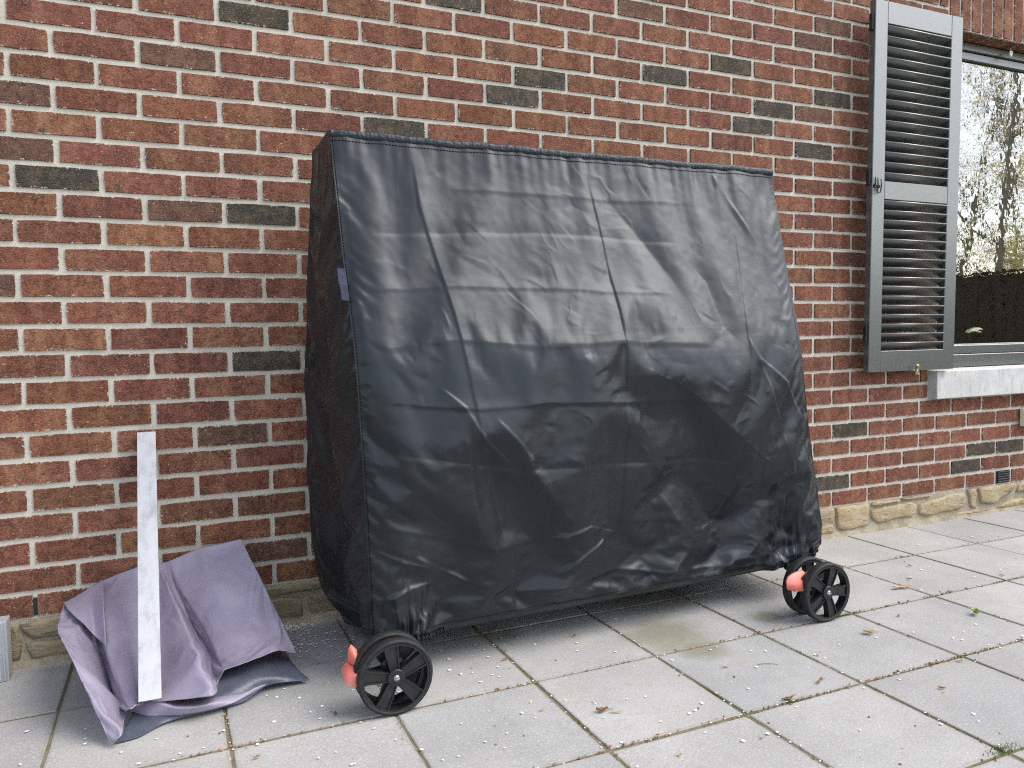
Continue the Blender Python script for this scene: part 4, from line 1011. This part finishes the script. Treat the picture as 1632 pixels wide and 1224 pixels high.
# ================================================================== TARP AND BAR
TARP = [[[-0.1491, -0.07, 0.1947], [-0.1418, -0.2286, 0.1946], [-0.1289, -0.3621, 0.2062], [-0.0833, -0.5069, 0.172], [0.0046, -0.6632, 0.012]], [[-0.107, -0.07, 0.2136], [-0.1009, -0.235, 0.2006], [-0.0798, -0.3698, 0.1802], [-0.0353, -0.5136, 0.1321], [0.0297, -0.6752, 0.03]], [[-0.0564, -0.0604, 0.2403], [-0.0488, -0.1806, 0.2019], [-0.0329, -0.2911, 0.1287], [0.0018, -0.4239, 0.0544], [0.0313, -0.548, 0.0322]], [[-0.0439, -0.07, 0.2469], [-0.032, -0.2308, 0.231], [-0.0149, -0.3742, 0.15], [0.02, -0.5105, 0.0813], [0.046, -0.6112, 0.0639]], [[0.0045, -0.07, 0.2629], [0.0166, -0.2418, 0.216], [0.0344, -0.3728, 0.1509], [0.0507, -0.4897, 0.101], [0.068, -0.5954, 0.065]], [[0.0561, -0.07, 0.276], [0.0636, -0.217, 0.212], [0.0742, -0.3419, 0.1434], [0.082, -0.4522, 0.0902], [0.0902, -0.5691, 0.06]], [[0.1108, -0.07, 0.2773], [0.1127, -0.2075, 0.2126], [0.1119, -0.3251, 0.1523], [0.1111, -0.4439, 0.0915], [0.1144, -0.5749, 0.055]], [[0.1188, -0.07, 0.2791], [0.1439, -0.2375, 0.2389], [0.182, -0.3844, 0.1815], [0.2059, -0.5184, 0.1521], [0.2362, -0.6367, 0.0679]], [[0.1249, -0.0603, 0.2776], [0.1626, -0.1825, 0.1975], [0.2136, -0.2882, 0.1223], [0.2387, -0.3979, 0.0811], [0.2524, -0.5149, 0.0462]], [[0.1453, -0.07, 0.2832], [0.1905, -0.2147, 0.2028], [0.2382, -0.3414, 0.1362], [0.2601, -0.4476, 0.0957], [0.2721, -0.52, 0.0824]], [[0.227, -0.07, 0.3092], [0.2614, -0.2219, 0.2396], [0.2928, -0.3464, 0.1613], [0.3188, -0.4488, 0.1169], [0.336, -0.5241, 0.0973]], [[0.3102, -0.07, 0.3198], [0.3369, -0.2091, 0.2539], [0.3727, -0.3178, 0.1779], [0.4027, -0.4089, 0.1201], [0.4193, -0.4755, 0.0936]], [[0.3584, -0.07, 0.3259], [0.3839, -0.1743, 0.2673], [0.4159, -0.2655, 0.195], [0.4457, -0.3549, 0.122], [0.4721, -0.4353, 0.06]]]
def catmull(P, t):
    n = len(P)-1; x = t*n; i = min(int(x), n-1); f = x-i
    p0, p1, p2, p3 = P[max(i-1, 0)], P[i], P[i+1], P[min(i+2, n)]
    return .5*((2*p1)+(-p0+p2)*f+(2*p0-5*p1+4*p2-p3)*f*f+(-p0+3*p1-3*p2+p3)*f**3)
def net_surface(net, na, nb_, lin=.45):
    net = np.array(net, float); out = np.zeros((nb_, na, 3)); k = net.shape[0]
    cols = np.array([[catmull(list(net[c]), t) for t in np.linspace(0, 1, nb_)] for c in range(k)])      # k, nb, 3
    for b in range(nb_):
        C = list(cols[:, b])
        for a, t in enumerate(np.linspace(0, 1, na)):
            x = t*(k-1); i = min(int(x), k-2); f = x-i
            out[b, a] = (1-lin)*catmull(C, t)+lin*(C[i]*(1-f)+C[i+1]*f)
    return out
def sheet(name, P, mat, parent, th=.0024, flip=False, **kw):
    return obj(name, thick_mesh(name, P, th), mat, parent, **kw)
tp = thing('folded_tarp', 'faded purple vinyl tarp folded in layers leaning against the wall', 'tarp')
PT = net_surface(TARP, 190, 90)
A_, B_ = np.meshgrid(np.linspace(0, 1.1, 190), np.linspace(0, .6, 90))
hh = rand_creases(A_, B_, 0, 1.1, 0, .6, 90, 71, lambda x, z: 1, (.0008, .0035), (.05, .28), lambda x, z: 1.2)+.004*vnoise(A_, B_, 9, 72)+.0015*vnoise(A_, B_, 24, 73)
ga, gb = np.gradient(PT, axis=1), np.gradient(PT, axis=0); nn_ = np.cross(gb, ga); nn_ /= np.linalg.norm(nn_, axis=-1, keepdims=True)+1e-9
PT = PT+nn_*np.sign(nn_[..., 2:3]+1e-9)*hh[..., None]
nt_ = nn_*np.sign(nn_[..., 2:3]+1e-9)
PT = PT+cloth_relax(PT, nt_, 1.012+0*A_, 1.008+0*A_, .02*(vnoise(A_, B_*.6, 9, 74)+.6*vnoise(A_+.4*B_, B_, 17, 75)), [(44, 22, 160), (88, 45, 90), (176, 90, 30)], kb=.4, hlo=-.012, g=1e-5)
PT[..., 1] = np.minimum(PT[..., 1], -.022); PT[..., 2] = np.maximum(PT[..., 2], .006)
sheet('upper_layer', PT, M['tarp'], tp)
FLAP = [[[-0.1466, -0.0901, 0.1993], [-0.1245, -0.1903, 0.2073], [-0.098, -0.2627, 0.2054]], [[-0.1101, -0.0879, 0.2154], [-0.0878, -0.2338, 0.2114], [-0.0727, -0.2997, 0.1898]], [[-0.0759, -0.0789, 0.2342], [-0.0595, -0.2196, 0.2104], [-0.0478, -0.3167, 0.1602]], [[-0.0403, -0.083, 0.2511], [-0.028, -0.2674, 0.2309], [-0.0189, -0.3699, 0.1466]]]
sheet('corner_flap', net_surface(FLAP, 40, 30, .2), M['tarp'], tp)
LOW = [[[0.0465, -0.571, 0.02], [0.0794, -0.5439, 0.02], [0.1317, -0.5478, 0.03], [0.1855, -0.516, 0.035], [0.2316, -0.5142, 0.045], [0.2826, -0.4481, 0.055], [0.3521, -0.383, 0.06], [0.4502, -0.3396, 0.04]],
 [[0.0304, -0.6275, 0.012], [0.0725, -0.6078, 0.012], [0.1227, -0.5864, 0.015], [0.1835, -0.5838, 0.02], [0.2468, -0.5698, 0.03], [0.2992, -0.5475, 0.045], [0.3594, -0.5133, 0.05], [0.4649, -0.4602, 0.03]],
 [[0.0136, -0.6532, 0.006], [0.0652, -0.6435, 0.006], [0.1225, -0.6003, 0.006], [0.1829, -0.5871, 0.006], [0.2454, -0.5799, 0.006], [0.3149, -0.5692, 0.008], [0.3863, -0.5242, 0.02], [0.4934, -0.521, 0.012]]]
LOWN = [[LOW[r_][c] for r_ in range(3)] for c in range(8)]
PLw = net_surface(LOWN, 90, 24, .2); PLw[..., 2] += .003*vnoise(PLw[..., 0], PLw[..., 1], 20, 80)
# the lining runs on back under the upper layer
back = PLw[:1].copy(); back[..., 1] += .14; back[..., 2] = .012
PLw = np.concatenate([back*(1-f)+PLw[:1]*f for f in np.linspace(0, .9, 8)]+[PLw], 0); PLw[..., 2] = np.maximum(PLw[..., 2], .005)
sheet('lower_layer', PLw, M['tarpin'], tp, label='slate grey underside layer of the tarp')
HEM = [[[0.0399, -0.5169, 0.02], [0.08, -0.5682, 0.02], [0.1185, -0.5825, 0.018], [0.1572, -0.596, 0.018], [0.2006, -0.6019, 0.018], [0.2449, -0.5982, 0.018], [0.2908, -0.5865, 0.018], [0.3354, -0.5538, 0.02], [0.3734, -0.5327, 0.025]],
 [[0.0477, -0.535, 0.035], [0.0892, -0.5452, 0.05], [0.1196, -0.5724, 0.048], [0.1495, -0.593, 0.04], [0.1925, -0.6072, 0.038], [0.2278, -0.5997, 0.036], [0.2751, -0.5541, 0.03], [0.3226, -0.54, 0.027], [0.3717, -0.5267, 0.026]]]
hemn = []
for c in range(9):
    f_, b_ = np.array(HEM[0][c]), np.array(HEM[1][c]); md = (f_+b_)/2+np.array([0, -.006, .004]); far = b_+np.array([0, .07, -.012])
    hemn.append([far, b_, md, f_])
sheet('folded_hem', net_surface(hemn, 90, 16, .2), M['tarp'], tp)

bar = thing('metal_bar', 'bare aluminium channel bar leaning upright against the brick wall', 'bar', (.092, -.605, .074))
top_ = Vector((.094, -.026, .689)); bot_ = Vector((.092, -.605, .074)); ax = (top_-bot_); LB = ax.length; ax.normalize()
yv = Vector((0, 0, 1)).cross(ax); xv = Vector((1, 0, 0)); yv = ax.cross(xv).normalized()
bar.matrix_world = Matrix(((xv.x, yv.x, ax.x, bot_.x), (xv.y, yv.y, ax.y, bot_.y), (xv.z, yv.z, ax.z, bot_.z), (0, 0, 0, 1)))
bmb = bmesh.new(); hw, dp, th = .0262, .024, .0022
prof_ = [(-hw, 0), (hw, 0), (hw, dp), (hw-th, dp), (hw-th, th), (-hw+th, th), (-hw+th, dp), (-hw, dp)]
gv = [(x, y, z) for z in (0, LB) for x, y in prof_]
n = len(prof_)
me = mk('channel', gv, [(i, (i+1) % n, n+(i+1) % n, n+i) for i in range(n)]+[tuple(range(n))[::-1], tuple(range(n, 2*n))])
bm = bmesh.new(); bm.from_mesh(me); bmesh.ops.recalc_face_normals(bm, faces=bm.faces); bmesh.ops.bevel(bm, geom=[e for e in bm.edges if e.calc_length() > .3], offset=.0006, segments=2, affect='EDGES'); bm.to_mesh(me); bm.free(); bmb.free()
obj('channel', me, M['alu'], bar)

# weathered timber block at the left edge
blk = thing('timber_block', 'grey weathered timber block standing at the wall on the left edge', 'block', (-.345, -.085, 0))
bb = bmesh.new(); box_bm(-.055, .055, -.03, .03, .0, .176, .003, 2, bb)
obj('block', bm_me('block', bb), M['wood'], blk)
for q in range(9): box('ridge', -.052+q*.0118, -.046+q*.0118, -.0325, -.0295, .004, .172, M['wood'], blk, .001)

# ================================================================== LITTER
rp = random.Random(21); pg = Geo()
def petal(x, y, s, z=.0025):
    a0 = rp.random()*6.28; k = 7; el = rp.uniform(.55, .95); vs = [(x, y, z+s*.06)]
    for q in range(k):
        t = a0+2*math.pi*q/k; u, v_ = math.cos(t)*s, math.sin(t)*s*el
        c_, s_ = math.cos(a0*2), math.sin(a0*2); vs.append((x+u*c_-v_*s_, y+u*s_+v_*c_, z+rp.uniform(0, s*.16)))
    pg.add(vs, [(0, 1+q, 1+(q+1) % k) for q in range(k)])
def blocked(x, y): return False
for q in range(1500):
    x = rp.uniform(-.5, 4.6); y = -rp.random()**.8*1.9-.03
    if rp.random() < .16+.75*math.exp(-abs(x-.7)/.9)*math.exp(-abs(y+.5)/1.0): petal(x, y, rp.choice((rp.uniform(.0026, .004), rp.uniform(.0038, .0062))))
for q in range(150):
    x, y = rp.gauss(.52, .07), rp.gauss(-.17, .11)
    if y < -.035: petal(x, y, rp.uniform(.003, .0052))
for q in range(110): petal(rp.gauss(.50, .035), min(-.04, rp.gauss(-.065, .02)), rp.uniform(.003, .005), rp.uniform(.003, .008))
for q in range(70): petal(rp.uniform(1.9, 4.4), -.045-abs(rp.gauss(0, .012)), rp.uniform(.002, .0035))
# petals caught in the joints
for q in range(260):
    if rp.random() < .5: petal(rp.uniform(.2, 3.6), GY+rp.choice((-1, 0, 0, 1, 1, 2))*S+rp.gauss(0, .0035), rp.uniform(.002, .0034), .001)
    else: petal(GX+rp.choice((-3, -2, -1, 0, 1, 2, 3))*S+rp.gauss(0, .0035), rp.uniform(-1.7, -.1), rp.uniform(.002, .0034), .001)
obj('blossom_petals', pg.mesh('blossom_petals'), M['petal'], label='scattered small white blossom petals on the grey paving', cat='petals', kind='stuff')
# dark crumbs and moss along the joints
cg = Geo(); mg = Geo()
for q in range(900):
    if rp.random() < .6: x, y = rp.uniform(.1, 3.6), GY+rp.choice((-1, 0, 0, 0, 1, 1, 2))*S+rp.gauss(0, .005)
    elif rp.random() < .6: x, y = GX+rp.choice((-3, -2, -1, 0, 1, 2, 3))*S+rp.gauss(0, .005), rp.uniform(-1.7, -.1)
    else: x, y = rp.uniform(-.4, 4.3), -rp.random()*1.8-.05
    s = rp.uniform(.0012, .0035); a = rp.random()*6.28; l = rp.uniform(1, 2.6)
    ux, uy = math.cos(a)*s*l, math.sin(a)*s*l; wx, wy = -math.sin(a)*s, math.cos(a)*s; z = rp.uniform(0, .0015)
    cg.add([(x-ux, y-uy, z), (x+wx, y+wy, z), (x+ux, y+uy, z), (x-wx, y-wy, z), (x, y, z+s*1.3)], [(0, 3, 4), (3, 2, 4), (2, 1, 4), (1, 0, 4)])
obj('joint_debris', cg.mesh('joint_debris'), M['dry'], label='fine brown plant crumbs along the paving joints', cat='debris', kind='stuff')
def moss_patch(g, x, y, rx, ry, cnt, hgt_=.010):
    for q in range(cnt):
        px_, py_ = x+rp.gauss(0, rx), y+rp.gauss(0, ry); a = rp.random()*6.28; l = rp.uniform(.3, 1)*hgt_; w = .0016; t = rp.uniform(-.6, .6)
        cx_, sx_ = math.cos(a), math.sin(a)
        g.add([(px_-cx_*w, py_-sx_*w, -.002), (px_+cx_*w, py_+sx_*w, -.002), (px_+cx_*t*l*.7+cx_*w*.6, py_+sx_*t*l*.7, l*.7), (px_+cx_*t*l, py_+sx_*t*l, l)], [(0, 1, 2), (0, 2, 3)])
for q in range(18): moss_patch(mg, rp.uniform(.6, 3.2), GY+rp.choice((0, 0, 1))*S, .03, .0022, 22, .006)
for q in range(10): moss_patch(mg, GX+rp.choice((-2, -1, 0, 1, 2))*S, rp.uniform(-1.5, -.7), .0022, .03, 20, .006)
moss_patch(mg, 2.21, GY+S, .05, .003, 160, .010)
obj('joint_moss', mg.mesh('joint_moss'), M['moss'], label='thin green moss growing in the paving joints', cat='moss', kind='stuff')
tuft = Geo(); moss_patch(tuft, 0, 0, .022, .009, 170, .009)
mt = thing('moss_tuft', 'dark green moss tuft in the joint near the bottom right corner', 'moss', (1.875, -1.578, 0))
obj('tuft', tuft.mesh('tuft'), M['moss'], mt, kind='stuff')
def scrap_mesh(L, w, curl, seed, lobes=0):
    r = random.Random(seed); n = 9; rows = []
    for a in range(n+1):
        t = a/n; ww = w*math.sin(math.pi*(.06+.9*t))*(1+.35*math.sin(t*11+seed)*(lobes > 0))
        rows.append([(L*(t-.5), s_*ww+.1*L*math.sin(t*3+seed), .002+curl*(abs(s_)**1.5*w*1.2+abs(t-.5)*L*.35)+r.uniform(0, .001)) for s_ in (-1, -.4, .4, 1)])
    return thick_mesh('leaf_scrap', np.array(rows), .0007)
def scrap(name, label, cat, x, y, yaw, L, w, curl, mat, seed, group=None):
    t = thing(name, label, cat, (x, y, .001), (0, 0, yaw), group)
    o = obj('blade', scrap_mesh(L, w, curl, seed, 1), mat, t)
    if seed % 3 == 0:
        vs, fs = tube_geo([(L*.48, .0, .003), (L*.75, .006, .004), (L*1.0, .002, .002)], .0007, 5); obj('stalk', mk('stalk', vs, fs, True), mat, t)
scrap('dry_leaf', 'curled tan leaf scrap on the paver in front of the cover middle', 'leaf', 1.146, -1.022, -.2, .032, .007, .7, M['dry'], 3)
scrap('dry_leaf', 'pale curled straw strip beside the tan leaf scrap', 'leaf', 1.175, -1.045, -.8, .030, .003, .4, M['pale'], 5)
scrap('dry_leaf', 'largest pale brown dry leaf lying right of the far caster', 'leaf', 2.631, -.69, -.35, .075, .010, .5, M['pale'], 6)
scrap('dry_leaf', 'tan leaf chip in the joint right of the far caster', 'leaf', 2.17, -.945, -.2, .040, .012, .6, M['pale'], 9)
scrap('green_leaf', 'fresh green leaf sprig on the paving at the right', 'leaf', 2.62, -.985, .6, .036, .011, .8, M['green'], 12)
scrap('dry_leaf', 'reddish bark strip at the joint below the cover', 'leaf', 1.615, -1.176, .15, .040, .006, .3, M['dry'], 15)
scrap('dry_leaf', 'thin rolled brown leaf near the front paver joint', 'leaf', 1.765, -1.14, .3, .030, .004, .8, M['dry'], 18)
for q, (x, y, lab) in enumerate(((1.012, -.95, 'brown leaf crumb on the paver between near caster and curled tan scrap'), (.524, -.738, 'tiny leaf crumb left of the near caster wheel'), (.319, -.87, 'tiny reddish leaf crumb in front of the purple tarp'),
        (2.225, -1.214, 'tiny leaf crumb in the front joint at the right edge'), (2.5, -.55, 'tiny leaf crumb just right of the far caster wheel'), (2.75, -.62, 'tiny leaf crumb beside the largest pale dry leaf'), (1.9, -1.0, 'tiny leaf crumb in the paver joint below the far caster'),
        (2.02, -1.31, 'tiny pale leaf crumb on the paver above the moss tuft'), (1.32, -.55, 'tiny leaf crumb under the front hem of the cover'), (1.6, -.95, 'tiny brown leaf crumb left of the thin dark twig'), (2.9, -.5, 'tiny leaf crumb nearest the stone plinth on the right'),
        (1.05, -.62, 'tiny leaf crumb in the shade right of the near caster'), (1.2, -1.28, 'tiny leaf crumb at the bottom edge of the paving'), (2.38, -.88, 'tiny leaf crumb between far caster and green sprig'), (3.1, -.75, 'tiny pale leaf crumb on the far right paver'), (1.42, -1.30, 'tiny leaf crumb on the front paver below the bark strip'))):
    scrap('dry_leaf', lab, 'leaf', x, y, q*1.7, rp.uniform(.010, .022), rp.uniform(.0025, .005), .6, M['dry'] if q % 3 else M['pale'], 20+q, 'tiny leaf scraps on the paving')
vs, fs = tube_geo([(-.03, 0, .002), (0, .004, .003), (.03, -.003, .002)], .0008, 5)
tw = thing('twig', 'thin dark twig on the paver at the front', 'twig', (1.72, -.985, 0), (0, 0, -.4)); obj('stick', mk('stick', vs, fs, True), M['dry'], tw)

# ================================================================== GARDEN SEEN IN THE WINDOW REFLECTION
fn = thing('board_fence', 'dark brown board fence reflected low in the window glass', 'fence', (8.5, 0, 0))
for q in range(48):
    y = -.35-q*.147; rr_ = random.Random(q)
    box('board', -.012+rr_.uniform(-.004, .004), .012, y-.07, y+.07, .02, 1.585+rr_.uniform(-.006, .006), M['fence'], fn, .003)
for z in (.35, 1.25): box('rail', .0125, .05, -7.4, -.25, z, z+.08, M['fence'], fn, .003)
box('cap', -.03, .04, -7.4, -.25, 1.595, 1.62, M['fence'], fn, .003)
def tree(label, x, y, h, r0, seed, nleaf, leafmat, spread=1., levels=3, lean=(0, 0)):
    r = random.Random(seed); t = thing('garden_tree', label, 'tree', (x, y, -.03), group='trees behind the fence')
    bark = Geo(); lf = Geo(); tips = []
    def branch(p, d, L, rad, lev):
        pts = [p]; n = 6 if lev == 0 else 4; dd_ = d.copy()
        for k in range(n):
            dd_ = (dd_+Vector((r.gauss(0, .10), r.gauss(0, .10), r.gauss(.03, .06)))*(1 if lev else .5)).normalized(); pts.append(pts[-1]+dd_*(L/n))
        rads = [rad*(1-.75*k/n) for k in range(n+1)]
        vs, fs = tube_geo(pts, rads, 8 if lev < 2 else 5, False); bark.add(vs, fs)
        if lev >= levels: tips.append((pts, dd_)); return
        cnt = (15 if lev == 0 else 7)
        for c in range(cnt):
            f = r.uniform(.22 if lev == 0 else .2, 1); i = min(int(f*n), n-1); q = pts[i].lerp(pts[i+1], f*n-i)
            a = r.random()*6.283; side_ = Vector((math.cos(a), math.sin(a), r.uniform(.1, .9))).normalized()
            branch(q, (dd_*.35+side_).normalized(), L*(r.uniform(.30, .48)*(1.15-.6*f) if lev == 0 else r.uniform(.35, .6))*spread, rad*(1-.7*f)*.42, lev+1)
    branch(Vector((0, 0, 0)), Vector((lean[0], lean[1], 1)).normalized(), h, r0, 0)
    for q in range(nleaf):
        pts, d = tips[r.randrange(len(tips))]; f = r.random()*(len(pts)-1); i = min(int(f), len(pts)-2); p = pts[i].lerp(pts[i+1], f-i)+Vector((r.gauss(0, .06), r.gauss(0, .06), r.gauss(0, .06)))
        s = r.uniform(.016, .036); a = Vector((r.gauss(0, 1), r.gauss(0, 1), r.gauss(0, 1))).normalized(); b = a.orthogonal().normalized(); c = a.cross(b)
        lf.add([p-b*s, p+c*s*.55, p+b*s, p-c*s*.55], [(0, 1, 2, 3)])
    obj('trunk', bark.mesh('trunk', True), M['bark'], t); o = obj('crown', lf.mesh('crown'), leafmat, t); o['kind'] = 'stuff'
tree('slender bare tree with forked limbs reflected in the middle of the window', 10.95, -4.42, 8.5, .06, 4, 1500, M['bud'], .85, 3)
tree('budding yellow green tree reflected left of the slender tree', 13.6, -7.2, 5.5, .06, 8, 2600, M['bud'], 1.0, 3)
tree('dense yellow green tree reflected low behind the fence top', 14.2, -5.4, 3.9, .06, 12, 9000, M['bud'], 1.1, 3)
tree('far budding tree reflected at the right edge of the window', 17.5, -8.4, 7.0, .08, 15, 3000, M['bud'], 1.0, 3)
